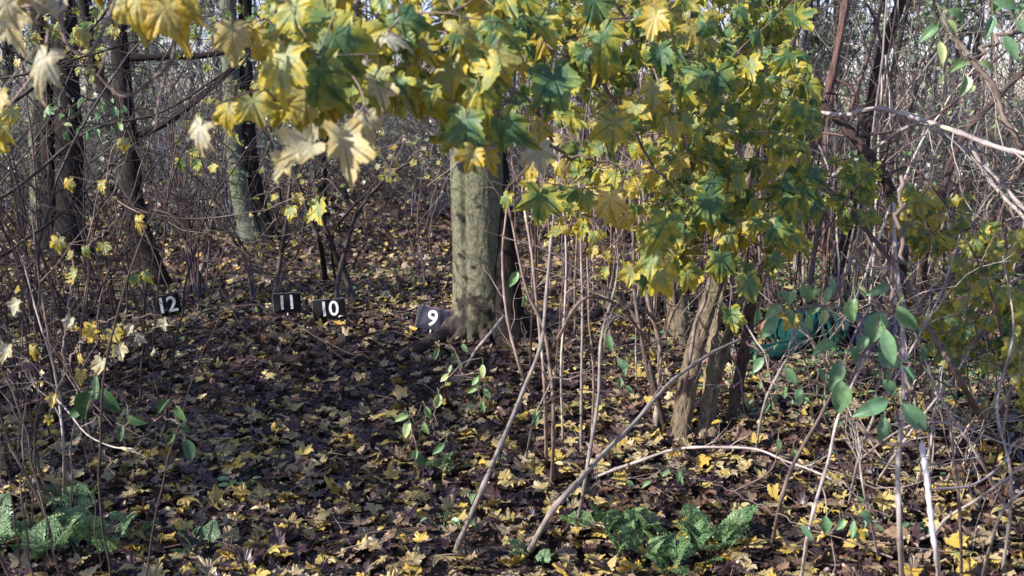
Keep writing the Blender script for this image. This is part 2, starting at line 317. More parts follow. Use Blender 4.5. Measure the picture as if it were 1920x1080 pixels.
rg = np.random.default_rng(11)
def litter(y0, y1, n, T, s0, s1, mb, lift=.035, tilt=.5, tone='dark'):
    y = y0+(y1-y0)*rg.random(n)**.9; x = (rg.random(n)*2-1)*(.56*y+1.3)
    pch = np.sin(x*2.1+y*1.3)+np.sin(x*.8-y*2.7+1)+.6*np.sin(5*x+2*y)
    z = Z(x, y)+rg.random(n)*lift+(.004 if tone == 'dark' else .015)
    tip = np.stack([rg.normal(size=n), rg.normal(size=n), rg.normal(0, .35, n)], 1); nr = np.stack([rg.normal(0, tilt, n), rg.normal(0, tilt, n), np.ones(n)], 1)
    r = np.clip(rg.random(n)**1.1*.62+pch*.03, 0, .7) if tone == 'dark' else np.clip(.66+rg.random(n)*.34+pch*.02, 0, .995)
    leaves(mb, T, np.stack([x, y, z], 1), tip, nr, rg.uniform(s0, s1, n)*rg.uniform(.75, 1.1, n), r, rg)
lb = MB()
litter(2.0, 4.6, 7500, M_MID, .034, .068, lb, .025, .3, 'dark'); litter(4.6, 8.5, 17000, M_MID, .030, .058, lb, .03, .45, 'dark'); litter(8.5, 15, 20000, M_LO, .045, .08, lb, .04, .5, 'dark'); litter(15, 34, 20000, M_LO, .07, .14, lb, .05, .5, 'dark')
litter(2.0, 4.6, 3600, M_MID, .034, .064, lb, .035, .28, 'light'); litter(4.6, 8.5, 5000, M_MID, .028, .054, lb, .04, .32, 'light'); litter(8.5, 15, 6000, M_LO, .03, .055, lb, .05, .5, 'light'); litter(15, 34, 5000, M_LO, .05, .10, lb, .06, .5, 'light')
litter(2.0, 8, 9000, OV, .02, .055, lb, .04, .7, 'dark'); litter(2.0, 8, 1500, OV, .02, .045, lb, .05, .7, 'light')
lo = lb.build('leaf_litter', 'litter_leaf', smooth=False); kind(lo, 'stuff'); tag(lo, 'fallen brown and yellow maple leaves covering the forest floor', 'leaf litter')
# twigs lying in the litter
tb = MB(); n = 900; y = rg.uniform(2.2, 13, n); x = (rg.random(n)*2-1)*(.56*y+1); a = rg.uniform(0, 3.14, n); L = rg.uniform(.05, .35, n)
A = np.stack([x, y, Z(x, y)+.03], 1); B = A+np.stack([np.cos(a)*L, np.sin(a)*L, rg.uniform(-.01, .05, n)], 1); sticks(tb, A, B, rg.uniform(.001, .004, n), .001, rg.random(n), -.03)
o = kind(tb.build('twig_litter', 'twig_bark'), 'stuff'); tag(o, 'small broken twigs lying among the fallen leaves', 'twigs')
# low green ground cover
def herbs_cover(name, label, pts, n, spread):
    mb = MB(); c = np.array([G(*q)[:2] for q in pts]); k = rg.integers(0, len(c), n); xy = c[k]+rg.normal(0, 1, (n, 2))*spread
    pos = np.stack([xy[:, 0], xy[:, 1], Z(xy[:, 0], xy[:, 1])+rg.uniform(.02, .09, n)], 1)
    tip = np.stack([rg.normal(size=n), rg.normal(size=n), rg.uniform(-.3, .6, n)], 1); leaves(mb, OV_LO, pos, tip, np.stack([rg.normal(0, .4, n), rg.normal(0, .4, n), np.ones(n)], 1), rg.uniform(.025, .06, n), rg.random(n), rg)
    o = kind(mb.build(name, 'herb_leaf'), 'stuff'); tag(o, label, 'ground cover')
herbs_cover('ground_cover', 'patchy low green weeds on the open ground at far left', [(330, 430), (400, 415), (370, 445), (250, 420), (420, 430)], 1500, (.6, .5))
herbs_cover('ground_cover', 'patchy low green weeds under the tangled shrubs at right', [(1480, 540), (1560, 550), (1850, 770), (1900, 760), (1750, 650), (1500, 690), (1420, 600), (1880, 700), (1600, 520), (1720, 520)], 2600, (.5, .4))
herbs_cover('ground_cover', 'sparse green seedlings in the leaves behind the numbered plates', [(560, 520), (720, 520), (700, 560), (620, 440), (790, 500), (450, 600)], 350, (.5, .5))

# ------------------------------------------------------------ branching generators
def grow(mb, p, d, L, r, rg, depth=2, sides=5, wob=.18, up=.05, nodes=None, rnd=.5, kids=5, kr=.55, kl=.5, seg=8):
    p = np.array(p, float); d = nrmz(d); pts = [p.copy()]; s = L/seg
    for k in range(seg):
        d = nrmz(d+rg.normal(0, wob, 3)+np.array([0, 0, up])); p = p+d*s; pts.append(p.copy())
    pts = np.array(pts); rad = r*np.linspace(1, .3, seg+1); tube(mb, smooth_path(pts, seg*2+1) if sides > 4 else pts, np.interp(np.linspace(0, 1, seg*2+1), np.linspace(0, 1, seg+1), rad) if sides > 4 else rad, sides, rnd)
    if nodes is not None: nodes.append((pts, r))
    if depth > 0:
        for k in range(kids):
            t = rg.uniform(.25, .97); i = int(t*seg); b = pts[i]; dd = nrmz(pts[min(i+1, seg)]-b)
            q = nrmz(dd+rg.normal(0, .75, 3)); grow(mb, b, q, L*kl*rg.uniform(.5, 1.1)*(1.2-t*.5), max(r*kr*(1-t*.5), .0012), rg, depth-1, max(3, sides-1), wob, up, nodes, rnd, max(2, kids-1), kr, kl, max(4, seg-2))
def crown_leaves(mb, nodes, rg, n, size, T, rnd_lo=0, rnd_hi=1, zmin=-1):
    P = np.concatenate([q[0][2:] for q in nodes]); P = P[P[:, 2] > zmin]
    if len(P) == 0: return
    k = rg.integers(0, len(P), n); pos = P[k]+rg.normal(0, .06, (n, 3)); 
    tip = np.stack([rg.normal(0, 1, n), rg.normal(0, 1, n), rg.uniform(-1.6, .2, n)], 1); nr = np.stack([rg.normal(-.3, .6, n), rg.normal(-.4, .6, n), np.ones(n)], 1)
    leaves(mb, T, pos, tip, nr, size*rg.uniform(.6, 1.2, n), rg.uniform(rnd_lo, rnd_hi, n), rg)

# ------------------------------------------------------------ the big maple trunk
mx_, my_ = G(899, 640)[:2]; my_ = my_+.12
DT = 6.05
_tn = np.random.default_rng(8)
def main_trunk():
    t = thing('maple_tree', (mx_, my_, float(Z(mx_, my_))), 'large smooth grey green tree trunk beside the plate reading 9', 'tree')
    mb = MB(); S = 96; hs = np.concatenate([np.linspace(-.12, .6, 40), np.linspace(.65, 3.2, 60), np.linspace(3.4, 8, 14)]); th = np.linspace(0, 2*np.pi, S, endpoint=False); z0 = float(Z(mx_, my_)); vs = []; bk = []
    # th measured so that -pi/2 faces the camera
    def bumpf(a, c, w): d = (th-a+np.pi) % (2*np.pi)-np.pi; return c*np.exp(-(d/w)**2)
    for h in hs:
        R0 = .143*(1-.04*h) if h < 3 else .143*(1-.15-.03*(h-3)); R0 = max(R0, .08)
        f = max(0, h); r = R0*(1+bumpf(R(215), .05, .35)+bumpf(R(-118), -.10, .08)+bumpf(R(-20), .12, .5)+bumpf(R(30), .08, .4)+bumpf(R(-75), .02, .3)+.012*np.sin(th*5+h*2)+.006*np.sin(th*13+h*9))
        e = .75*math.exp(-f/.09); e2 = math.exp(-f/.5)
        r = r+.03*e2*(1+.4*np.sin(th*3))*.5+e*(bumpf(R(207), .10, .28)+bumpf(R(-105), .05, .22)+bumpf(R(-50), .06, .2)+bumpf(R(-10), .10, .25)+bumpf(R(40), .15, .3)+bumpf(R(100), .15, .3)+bumpf(R(150), .1, .25))
        r = r+e*.010*np.sin(th*17+h*30)+(.0015+.006*e)*_tn.normal(size=S)+.003*np.sin(th*3+h*4)
        cx = mx_-.012*h-.01*math.sin(h*1.3); cy = my_
        vs.append(np.stack([cx+np.cos(th)*r, cy+np.sin(th)*r, np.full(S, z0+h)], 1)); bk.append(np.stack([np.cos(th)*R0, np.sin(th)*R0, np.full(S, h)], 1))
    n = len(hs); i = np.arange(n-1)[:, None]*S; j = np.arange(S)[None]; k = (j+1) % S
    mb.add(np.vstack(vs), None, np.stack([i+j, i+k, i+S+k, i+S+j], -1).reshape(-1, 4), rnd=.5, bk=np.vstack(bk)); mb.build('trunk', 'maple_trunk_bark', t)
    # surface roots
    for pts, r0 in (([(852, 615), (825, 640), (795, 655), (760, 672), (725, 690)], .055), ([(870, 632), (850, 655), (820, 675), (800, 690)], .04), ([(960, 632), (985, 648), (1010, 655)], .045), ([(905, 640), (915, 655), (930, 665)], .03)):
        rb = MB(); P = np.array([G(a, b) for a, b in pts]); P[0] = .5*P[0]+.5*np.array([mx_, my_, z0]); P[0, 2] += .10; P[1:, 2] += r0*.35; P[-1, 2] -= .03
        pp = smooth_path(P, 24); tube(rb, pp, r0*np.linspace(1.15, .35, 24)*(1+.1*rg.normal(size=24)), 14, .4, bump=.05, rg=rg); rb.build('root', 'root_bark', t)
    cr = MB(); nodes = []
    for k in range(7):
        a = k*2.4+.5; grow(cr, (mx_-.05, my_, z0+4+k*.5), (math.cos(a), math.sin(a), .8), 3.2, .06, rg, 2, 5, .12, .02, nodes, kids=6)
    lf = MB(); crown_leaves(lf, nodes, rg, 2500, .1, M_LO, .3, 1); c = cr.build('crown', 'dark_bark', t); lf.build('leaves', 'maple_leaf', c)
bark('root_bark', (.02, .016, .015), (.12, .09, .075), 70, .5, 1.0, .03, None, 0, .85)
m = bark('maple_trunk_bark', (.064, .064, .040), (.175, .172, .110), 60, .7, .9, .012, None, 0, .85)
# rough dark bark near the foot, a darker line along the groove, lichen blotches, horizontal lenticels
ns, ls = m.node_tree.nodes, m.node_tree.links; p = ns['Principled BSDF']; src = p.inputs['Base Color'].links[0].from_socket
b = attr(ns, 'bk'); sp = ns.new('ShaderNodeSeparateXYZ'); ls.new(b.outputs['Vector'], sp.inputs[0])
nz = ns.new('ShaderNodeTexNoise'); nz.inputs['Scale'].default_value = 9; nz.inputs['Detail'].default_value = 8; nz.inputs['Roughness'].default_value = .7; ls.new(b.outputs['Vector'], nz.inputs['Vector'])
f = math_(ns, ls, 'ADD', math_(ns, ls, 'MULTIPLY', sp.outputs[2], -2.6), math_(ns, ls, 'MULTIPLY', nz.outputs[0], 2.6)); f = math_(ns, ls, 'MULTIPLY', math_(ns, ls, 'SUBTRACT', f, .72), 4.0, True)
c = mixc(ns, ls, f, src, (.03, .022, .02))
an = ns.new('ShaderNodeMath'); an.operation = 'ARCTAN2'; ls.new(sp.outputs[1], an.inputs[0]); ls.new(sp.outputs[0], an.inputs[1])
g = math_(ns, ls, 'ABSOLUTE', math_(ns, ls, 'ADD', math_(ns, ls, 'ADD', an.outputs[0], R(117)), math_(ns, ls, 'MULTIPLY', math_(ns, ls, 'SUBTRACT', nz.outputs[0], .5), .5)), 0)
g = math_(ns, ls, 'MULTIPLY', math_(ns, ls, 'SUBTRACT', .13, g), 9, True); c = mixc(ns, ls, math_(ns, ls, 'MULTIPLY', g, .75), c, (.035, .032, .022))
mp = ns.new('ShaderNodeMapping'); mp.inputs['Scale'].default_value = (7, 7, 30); ls.new(b.outputs['Vector'], mp.inputs[0]); n3 = ns.new('ShaderNodeTexNoise'); n3.inputs['Scale'].default_value = 1.1; n3.inputs['Detail'].default_value = 5; ls.new(mp.outputs[0], n3.inputs['Vector'])
h = math_(ns, ls, 'MULTIPLY', math_(ns, ls, 'SUBTRACT', n3.outputs[0], .60), 8, True); c = mixc(ns, ls, math_(ns, ls, 'MULTIPLY', h, .28), c, (.05, .055, .03)); ls.new(c, p.inputs['Base Color'])
n4 = ns.new('ShaderNodeTexNoise'); n4.inputs['Scale'].default_value = 2.6; n4.inputs['Detail'].default_value = 3; ls.new(b.outputs['Vector'], n4.inputs['Vector'])
h = math_(ns, ls, 'MULTIPLY', math_(ns, ls, 'SUBTRACT', n4.outputs[0], .5), 5, True); c = mixc(ns, ls, math_(ns, ls, 'MULTIPLY', h, .45), c, (.10, .125, .045)); ls.new(c, p.inputs['Base Color'])
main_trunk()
# dark twin trunk right behind the maple
def traced_tree(name, label, pts, mat, ra, rb_, sides=20, top=6.5, limbs=(), crown=True, base_y=None, extra=()):
    """pts: (px, py) downwards list, first = base on the ground; keeps the depth of its base"""
    b = G(*pts[0]) if base_y is None else Gx(pts[0][0], base_y); D = float(np.dot(b-CAM, f_))
    t = thing(name, b, label, 'tree'); P = [b-np.array([0, 0, .1]), b+np.array([0, 0, .02])]+[V(a, c, D) for a, c in pts[1:]]
    d = nrmz(P[-1]-P[-2]); last = P[-1]; P.append(last+np.array([d[0]*.6*max(0, top-last[2]), .3, max(.3, top-last[2])])); n = 60
    P = smooth_path(P, n); s = np.linspace(0, 1, n); rad = ra+(rb_-ra)*s; rad = rad*(1+.9*np.exp(-np.maximum(0, P[:, 2]-b[2])/.12)*.7); mb = MB()
    tube(mb, P, rad*(1+.03*rg.normal(size=n)), sides, .5, bump=.03, rg=rg); mb.build('trunk', mat, t)
    for lp, r0, r1 in extra:
        mb = MB(); Q = smooth_path([V(a, c, D) for a, c in lp], 24); tube(mb, Q, np.linspace(r0, r1, 24), 10, .5, bump=.04, rg=rg); mb.build('limb', mat, t)
    if crown:
        cr = MB(); nodes = []
        for k in range(6):
            a = k*2.4+rg.uniform(0, 1); i = int(n*rg.uniform(.75, .98)); grow(cr, P[i] if P[i][2] > 3 else P[-1], (math.cos(a), math.sin(a), .6), 2.4, .035, rg, 2, 4, .15, .03, nodes, kids=5)
        lf = MB(); crown_leaves(lf, nodes, rg, 900, .10, M_LO, .2, 1, 2.6); c = cr.build('crown', 'dark_bark', t); lf.build('leaves', 'maple_leaf', c)
    return t, D
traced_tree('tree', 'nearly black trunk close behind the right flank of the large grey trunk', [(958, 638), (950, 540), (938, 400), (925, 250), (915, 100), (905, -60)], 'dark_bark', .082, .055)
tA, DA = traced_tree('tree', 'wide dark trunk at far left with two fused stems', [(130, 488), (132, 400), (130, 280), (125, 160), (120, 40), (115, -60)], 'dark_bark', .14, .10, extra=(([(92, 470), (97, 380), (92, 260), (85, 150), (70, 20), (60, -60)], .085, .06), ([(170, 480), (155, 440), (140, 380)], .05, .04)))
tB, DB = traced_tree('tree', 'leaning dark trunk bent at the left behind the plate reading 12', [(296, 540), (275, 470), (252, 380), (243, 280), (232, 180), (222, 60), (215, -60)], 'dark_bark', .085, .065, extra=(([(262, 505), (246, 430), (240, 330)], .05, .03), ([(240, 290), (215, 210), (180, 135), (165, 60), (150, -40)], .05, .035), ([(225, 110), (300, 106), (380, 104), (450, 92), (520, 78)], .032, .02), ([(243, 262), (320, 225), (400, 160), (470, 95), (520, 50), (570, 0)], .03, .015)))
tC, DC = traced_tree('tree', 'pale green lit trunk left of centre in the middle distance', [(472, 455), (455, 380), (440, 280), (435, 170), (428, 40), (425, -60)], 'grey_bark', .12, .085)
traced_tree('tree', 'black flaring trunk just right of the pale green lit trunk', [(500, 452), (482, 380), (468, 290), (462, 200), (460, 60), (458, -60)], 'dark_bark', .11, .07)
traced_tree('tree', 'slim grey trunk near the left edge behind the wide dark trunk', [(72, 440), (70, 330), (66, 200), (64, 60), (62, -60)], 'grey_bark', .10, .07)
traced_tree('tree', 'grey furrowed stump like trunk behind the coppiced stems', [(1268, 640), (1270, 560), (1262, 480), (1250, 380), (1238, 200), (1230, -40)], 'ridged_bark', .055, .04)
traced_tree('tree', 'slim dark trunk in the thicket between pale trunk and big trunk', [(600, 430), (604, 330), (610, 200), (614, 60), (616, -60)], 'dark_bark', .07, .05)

# ------------------------------------------------------------ coppiced shrub, right of centre
def P3(pts): return np.array([V(a, b, D) for a, b, D in pts])
def stem_on(parent, pts, r0, r1, mat, sides=12, name='stem', n=None, bump=.03, rnd=None, twigs=0, tl=.35, rooted=True, tdepth=1):
    """pts (px, py, D) ; the first is dropped to the ground when rooted"""
    if rooted:
        g = G(pts[0][0], pts[0][1]); P = np.vstack([[g-np.array([0, 0, .03])], P3(pts[1:])])
    else: P = P3(pts)
    k_ = .78 if r0 < .016 else 1.0; r0 *= k_; r1 *= k_*.9; n = n or max(10, len(P)*7); P = smooth_path(P, n); mb = MB(); rad = np.linspace(r0, r1, n)
    if r0 < .03:
        for k in range(2, n-1, max(2, n//9)): rad[k] *= 1.35
        P[1:-1] += np.stack([np.convolve(np.interp(np.arange(-1, n+1), np.linspace(-1, n+1, 9), rg.normal(0, min(r0, .012)*.5, 9)), np.ones(5)/5, 'same')[2:-2] for _ in range(3)], 1)
    rv = rg.random() if rnd is None else rnd; tube(mb, P, rad, sides, rv, bump=bump, rg=rg)
    if twigs:
        tb = mb
        for k in range(twigs):
            i = rg.integers(n//4, n-1); d = nrmz(P[i+1]-P[i]) if i+1 < n else nrmz(P[i]-P[i-1]); q = d+rg.normal(0, .7, 3); q[1] *= .5
            grow(tb, P[i], q, tl*rg.uniform(.5, 1.3), max(.0018, rad[i]*.35), rg, tdepth, 4, .2, .03, rnd=rv, kids=3)
    mb.build(name, mat, parent)
    return P
cop = thing('coppiced_shrub', G(1300, 830), 'old shrub of thick furrowed stems standing right of centre', 'shrub')
stem_on(cop, [(1270, 832, 0), (1290, 720, 4.05), (1308, 640, 4.1), (1335, 550, 4.15), (1375, 430, 4.2), (1405, 310, 4.3), (1440, 180, 4.5), (1490, 60, 4.7), (1540, -60, 4.9)], .042, .024, 'ridged_bark', 20, n=60, bump=.06)
stem_on(cop, [(1312, 830, 0), (1322, 740, 4.15), (1338, 650, 4.2), (1350, 560, 4.25), (1365, 440, 4.3), (1370, 300, 4.4), (1350, 100, 4.6)], .024, .015, 'ridged_bark', 16, n=50, bump=.06)
stem_on(cop, [(1335, 832, 0), (1335, 750, 4.2), (1345, 690, 4.25), (1400, 560, 4.35), (1455, 470, 4.5), (1500, 400, 4.7)], .026, .018, 'ridged_bark', 12, bump=.05)
stem_on(cop, [(1370, 810, 0), (1382, 730, 4.3), (1398, 640, 4.35), (1430, 520, 4.4), (1470, 420, 4.6), (1520, 300, 4.8), (1560, 150, 5), (1590, -40, 5.2)], .027, .018, 'reddish_bark', 16, n=50, bump=.06, twigs=5)
stem_on(cop, [(1250, 800, 0), (1222, 700, 4.1), (1190, 600, 4.2), (1150, 555, 4.2), (1100, 520, 4.2), (1010, 465, 4.3), (940, 440, 4.4)], .0145, .005, 'black_twig', 8, twigs=8)
stem_on(cop, [(1243, 790, 0), (1215, 690, 4.1), (1192, 560, 4.1), (1186, 440, 4.2), (1180, 300, 4.3)], .012, .007, 'twig_bark', 8, twigs=4)
stem_on(cop, [(1262, 820, 0), (1300, 640, 3.95), (1322, 560, 4.0), (1340, 440, 4.0), (1345, 280, 4.1)], .010, .006, 'twig_bark', 8, twigs=3)
stem_on(cop, [(1230, 810, 0), (1238, 660, 4.3), (1215, 560, 4.3), (1205, 440, 4.4), (1200, 200, 4.5)], .014, .008, 'twig_bark', 8, twigs=3)

# drooping old limb and reddish upright stems upper right
old = thing('elder_shrub', G(1700, 700), 'old arching shrub with thick drooping limb at the upper right', 'shrub')
stem_on(old, [(1700, 660, 0), (1690, 520, 4.0), (1692, 420, 3.95), (1668, 350, 3.9), (1640, 310, 3.9), (1610, 270, 3.9), (1560, 220, 3.95), (1515, 185, 4.0), (1470, 120, 4.1), (1440, 40, 4.2), (1400, -60, 4.3)], .023, .016, 'dark_ridged_bark', 14, n=60, bump=.06, twigs=8)
stem_on(old, [(1572, 575, 0), (1575, 500, 7), (1600, 400, 7), (1625, 250, 7), (1650, 120, 7), (1690, 0, 7), (1710, -60, 7)], .05, .036, 'dark_ridged_bark', 14, n=50, bump=.05, twigs=5)
stem_on(old, [(1548, 570, 0), (1545, 500, 7.2), (1545, 300, 7.2), (1560, 160, 7.2), (1600, -40, 7.2)], .022, .016, 'red_twig', 10, twigs=5)
stem_on(old, [(1515, 575, 0), (1530, 450, 7), (1580, 250, 7), (1640, 60, 7), (1660, -60, 7)], .016, .012, 'twig_bark', 10, twigs=5)
stem_on(old, [(1740, 640, 0), (1730, 500, 4.4), (1760, 380, 4.4), (1800, 270, 4.4), (1860, 190, 4.4), (1940, 120, 4.4)], .020, .011, 'dark_ridged_bark', 10, twigs=6)
stem_on(old, [(1500, 205, 4.0), (1580, 215, 3.8), (1640, 203, 3.7), (1720, 225, 3.6), (1800, 250, 3.5), (1880, 282, 3.4), (1960, 300, 3.3)], .010, .012, 'pale_twig', 9, rooted=False, twigs=7)
stem_on(old, [(1560, 330, 4.0), (1640, 280, 3.9), (1720, 235, 3.8), (1790, 262, 3.7), (1850, 320, 3.6), (1900, 370, 3.5), (1960, 420, 3.4)], .009, .010, 'pale_twig', 9, rooted=False, twigs=5)
stem_on(old, [(1820, 270, 3.6), (1850, 330, 3.6), (1890, 380, 3.55), (1940, 430, 3.5)], .009, .008, 'pale_twig', 8, rooted=False)
stem_on(old, [(1450, 280, 4.4), (1530, 250, 4.3), (1600, 255, 4.2), (1700, 240, 4.2), (1780, 200, 4.2), (1850, 130, 4.2), (1930, 60, 4.2)], .008, .006, 'red_twig', 7, rooted=False, twigs=8)
stem_on(old, [(1790, 70, 3.2), (1835, 130, 3.2), (1870, 180, 3.2), (1890, 235, 3.2), (1920, 280, 3.2)], .010, .012, 'twig_bark', 8, rooted=False, twigs=3)
# tangle: many thin arching stems, three shrubs
def tangle(label, boxpts, nst, D0, D1, mats, h0, h1, rr=(.003, .008), lean=.5, name='bare_shrub', twigs=3):
    g0 = G(*boxpts[0]); t = thing(name, g0, label, 'shrub')
    for k in range(nst):
        bx_ = boxpts[rg.integers(0, len(boxpts))]; D = rg.uniform(D0, D1); x = (bx_[0]+rg.normal(0, 60)-960)/FPX*D; y = D*1.02; b = np.array([x, y, float(Z(x, y))-.02])
        h = rg.uniform(h0, h1); a = rg.uniform(-1, 1)*lean; top = b+np.array([a*h, rg.normal(0, .25), h]); mid = (b+top)/2+np.array([-a*h*rg.uniform(.05, .35), rg.normal(0, .1), h*.08])
        pts = [b, mid, top]
        if rg.random() < .5: pts.append(top+np.array([a*h*rg.uniform(.3, .8), rg.normal(0, .1), -h*rg.uniform(.05, .45)]))
        P = smooth_path(pts, 22); P[1:-1] += rg.normal(0, .004, (20, 3)); r = rg.uniform(*rr); m = mats[rg.integers(0, len(mats))]; mb = MB(); rad = np.linspace(r, r*.35, 22); tube(mb, P, rad, 6, rg.random()); tb = mb
        for q in range(twigs):
            i = rg.integers(5, 21); d = nrmz(P[min(i+1, 21)]-P[i-1])+rg.normal(0, .7, 3); grow(tb, P[i], d, rg.uniform(.2, .6), max(.0015, rad[i]*.5), rg, 1, 4, .2, .02, rnd=rg.random(), kids=3, seg=6)
        mb.build('stem', m, t)
    return t
tangle('dense tangle of thin arching pale stems at the right edge', [(1850, 800), (1780, 850), (1700, 760), (1900, 760)], 46, 2.9, 4.4, ['pale_twig', 'twig_bark', 'red_twig', 'black_twig'], .5, 1.6, (.002, .005), .9)
tangle('bare thicket of reddish stems behind the person in green', [(1550, 560), (1700, 560), (1850, 580), (1450, 540), (1620, 560)], 60, 5.8, 8.0, ['red_twig', 'twig_bark', 'black_twig', 'pale_twig'], 1.2, 2.8, (.004, .012), .5, twigs=4)
tangle('upright thin brown stems between big trunk and coppiced stems', [(1060, 700), (1120, 700), (1170, 680), (1010, 700), (1200, 640)], 38, 4.6, 7.0, ['red_twig', 'twig_bark', 'twig_bark'], .9, 2.0, (.003, .008), .25)
tangle('bundle of slim brown stems behind the coppiced trunks', [(1360, 640), (1420, 640), (1300, 620), (1480, 620)], 36, 5.0, 7.5, ['red_twig', 'twig_bark', 'black_twig'], 1.2, 2.6, (.004, .010), .35)
tangle('low crossing twigs in front of the person in green', [(1500, 760), (1640, 760), (1600, 700), (1720, 720), (1430, 740)], 8, 4.0, 5.0, ['twig_bark', 'pale_twig', 'red_twig'], .3, .9, (.0025, .006), .9, twigs=2)
tangle('arching black brown twigs across the upper left', [(30, 560), (120, 600), (-60, 560), (200, 560)], 44, 3.8, 6.2, ['black_twig', 'red_twig', 'black_twig'], 1.0, 2.2, (.003, .008), .75, twigs=4)
tangle('leafless brown stems along the left edge', [(-30, 700), (30, 640), (-20, 800), (60, 600)], 20, 2.7, 3.8, ['red_twig', 'black_twig', 'twig_bark'], .6, 1.4, (.002, .005), .45, twigs=3)

# traced single stems and sticks
def single(name, label, cat, pts, r0, r1, mat, rooted=True, twigs=0, sides=9, tl=.3, **kw):
    b = G(pts[0][0], pts[0][1]) if rooted else V(*pts[0]); t = thing(name, b, label, cat); stem_on(t, pts, r0, r1, mat, sides, twigs=twigs, rooted=rooted, tl=tl, name='stem', **kw); return t
single('leaning_stick', 'long pale grey stick slanting up right to the coppiced stems', 'stick', [(985, 1032, 0), (1040, 940, 2.95), (1100, 880, 3.1), (1180, 800, 3.3), (1260, 715, 3.5), (1320, 672, 3.65), (1390, 636, 3.8)], .0125, .007, 'pale_twig', twigs=2)
single('sapling', 'tall pale stem curving up from the ground in front of the big trunk', 'sapling', [(850, 1030, 0), (905, 920, 2.95), (940, 840, 3.1), (985, 730, 3.3), (1015, 640, 3.4), (1022, 540, 3.5), (1035, 420, 3.6), (1050, 300, 3.7), (1065, 150, 3.8)], .0105, .006, 'pale_twig', twigs=3)
single('leaning_stick', 'slim grey stick propped against the foot of the big trunk', 'stick', [(865, 690, 0), (905, 640, 5.0), (944, 592, 5.15)], .010, .009, 'pale_twig', twigs=0)
t = thing('sapling', G(1030, 870), 'clump of slender pale upright stems right of the big trunk', 'sapling')
for pts, r0, r1, m in (([(1032, 905, 0), (1036, 800, 3.45), (1034, 700, 3.5), (1020, 620, 3.5), (985, 540, 3.5), (960, 420, 3.5), (945, 360, 3.5)], .009, .005, 'twig_bark'),
    ([(1026, 870, 0), (1022, 740, 3.6), (1010, 600, 3.6), (1000, 480, 3.6), (985, 400, 3.7), (980, 330, 3.7)], .008, .005, 'twig_bark'),
    ([(1092, 850, 0), (1090, 700, 3.9), (1092, 560, 3.9), (1088, 400, 3.9), (1085, 250, 4.0)], .007, .005, 'pale_twig'),
    ([(1078, 990, 0), (1100, 880, 3.1), (1122, 740, 3.3), (1130, 620, 3.4), (1150, 560, 3.5), (1160, 480, 3.6)], .008, .005, 'pale_twig'),
    ([(1110, 840, 0), (1114, 700, 3.95), (1104, 600, 3.9), (1100, 480, 3.9)], .006, .004, 'twig_bark'),
    ([(985, 860, 0), (1000, 790, 3.5), (1030, 720, 3.45), (1046, 690, 3.4)], .005, .003, 'pale_twig'),
    ([(1040, 645, 3.45), (1075, 580, 3.4), (1110, 557, 3.4), (1160, 575, 3.5), (1215, 640, 3.7)], .008, .006, 'twig_bark'),
    ([(1005, 750, 0), (975, 690, 4.6), (950, 600, 4.6), (943, 480, 4.6), (950, 390, 4.6)], .010, .006, 'twig_bark'),
    ([(1055, 830, 0), (1052, 700, 4.0), (1060, 560, 4.0), (1058, 420, 4.0), (1040, 280, 4.0), (1010, 150, 4.0)], .006, .004, 'pale_twig')):
    stem_on(t, pts, r0, r1, m, 8, rooted=pts[0][2] == 0, twigs=3, tl=.22)
single('fallen_branch', 'pale thin branch arching low over the leaves below the coppiced stems', 'branch', [(1090, 890, 0), (1180, 870, 3.45), (1280, 842, 3.4), (1400, 842, 3.3), (1480, 868, 3.2), (1560, 900, 3.1)], .007, .004, 'pale_twig', twigs=5, tl=.15)
bark('white_stem', (.26, .25, .26), (.46, .44, .44), 90, .2, .4, .004, (.5, .5, .4), -.6, .55, .3)
single('cut_sapling', 'white peeled sapling stub with a flat cut top at lower right', 'sapling', [(1768, 1120, 0), (1752, 1040, 2.4), (1745, 960, 2.42), (1738, 890, 2.45), (1728, 832, 2.5)], .0068, .0095, 'white_stem', sides=12)
single('sapling', 'straight pale stem rising past the large green leaves', 'sapling', [(1692, 1110, 0), (1686, 1000, 2.45), (1682, 880, 2.5), (1690, 740, 2.6), (1688, 600, 2.7), (1680, 480, 2.8), (1675, 380, 2.9)], .009, .006, 'pale_twig', twigs=4, tl=.25)
single('sapling', 'pale slanting stem under the large green leaves', 'sapling', [(1445, 1010, 0), (1465, 930, 2.75), (1490, 860, 2.85), (1530, 790, 2.9), (1565, 720, 3.0), (1600, 630, 3.1), (1660, 520, 3.2), (1700, 420, 3.3)], .007, .005, 'twig_bark', twigs=4)
single('sapling', 'thin pale stem crossing the slanting one to its right', 'sapling', [(1500, 1100, 0), (1520, 980, 2.6), (1555, 860, 2.7), (1580, 760, 2.8), (1640, 640, 2.9), (1680, 560, 2.95)], .006, .004, 'pale_twig', twigs=4)
single('leaning_stick', 'thick pale stick crossing behind the large green leaves', 'stick', [(1880, 830, 0), (1800, 720, 3.1), (1745, 620, 3.2), (1700, 530, 3.3), (1630, 440, 3.5), (1580, 380, 3.6)], .013, .010, 'twig_bark', twigs=3)
single('fallen_branch', 'looping pale stem ending beside the cut white stub', 'branch', [(1560, 800, 2.9), (1590, 780, 2.75), (1625, 815, 2.62), (1665, 832, 2.55), (1722, 834, 2.5)], .006, .008, 'twig_bark', rooted=False, twigs=2, tl=.15)
single('fallen_branch', 'pale stem sweeping up in a wide curve at the bottom right corner', 'branch', [(1840, 1085, 0), (1870, 980, 2.4), (1905, 930, 2.45), (1960, 890, 2.5)], .005, .004, 'pale_twig', twigs=2, tl=.15)
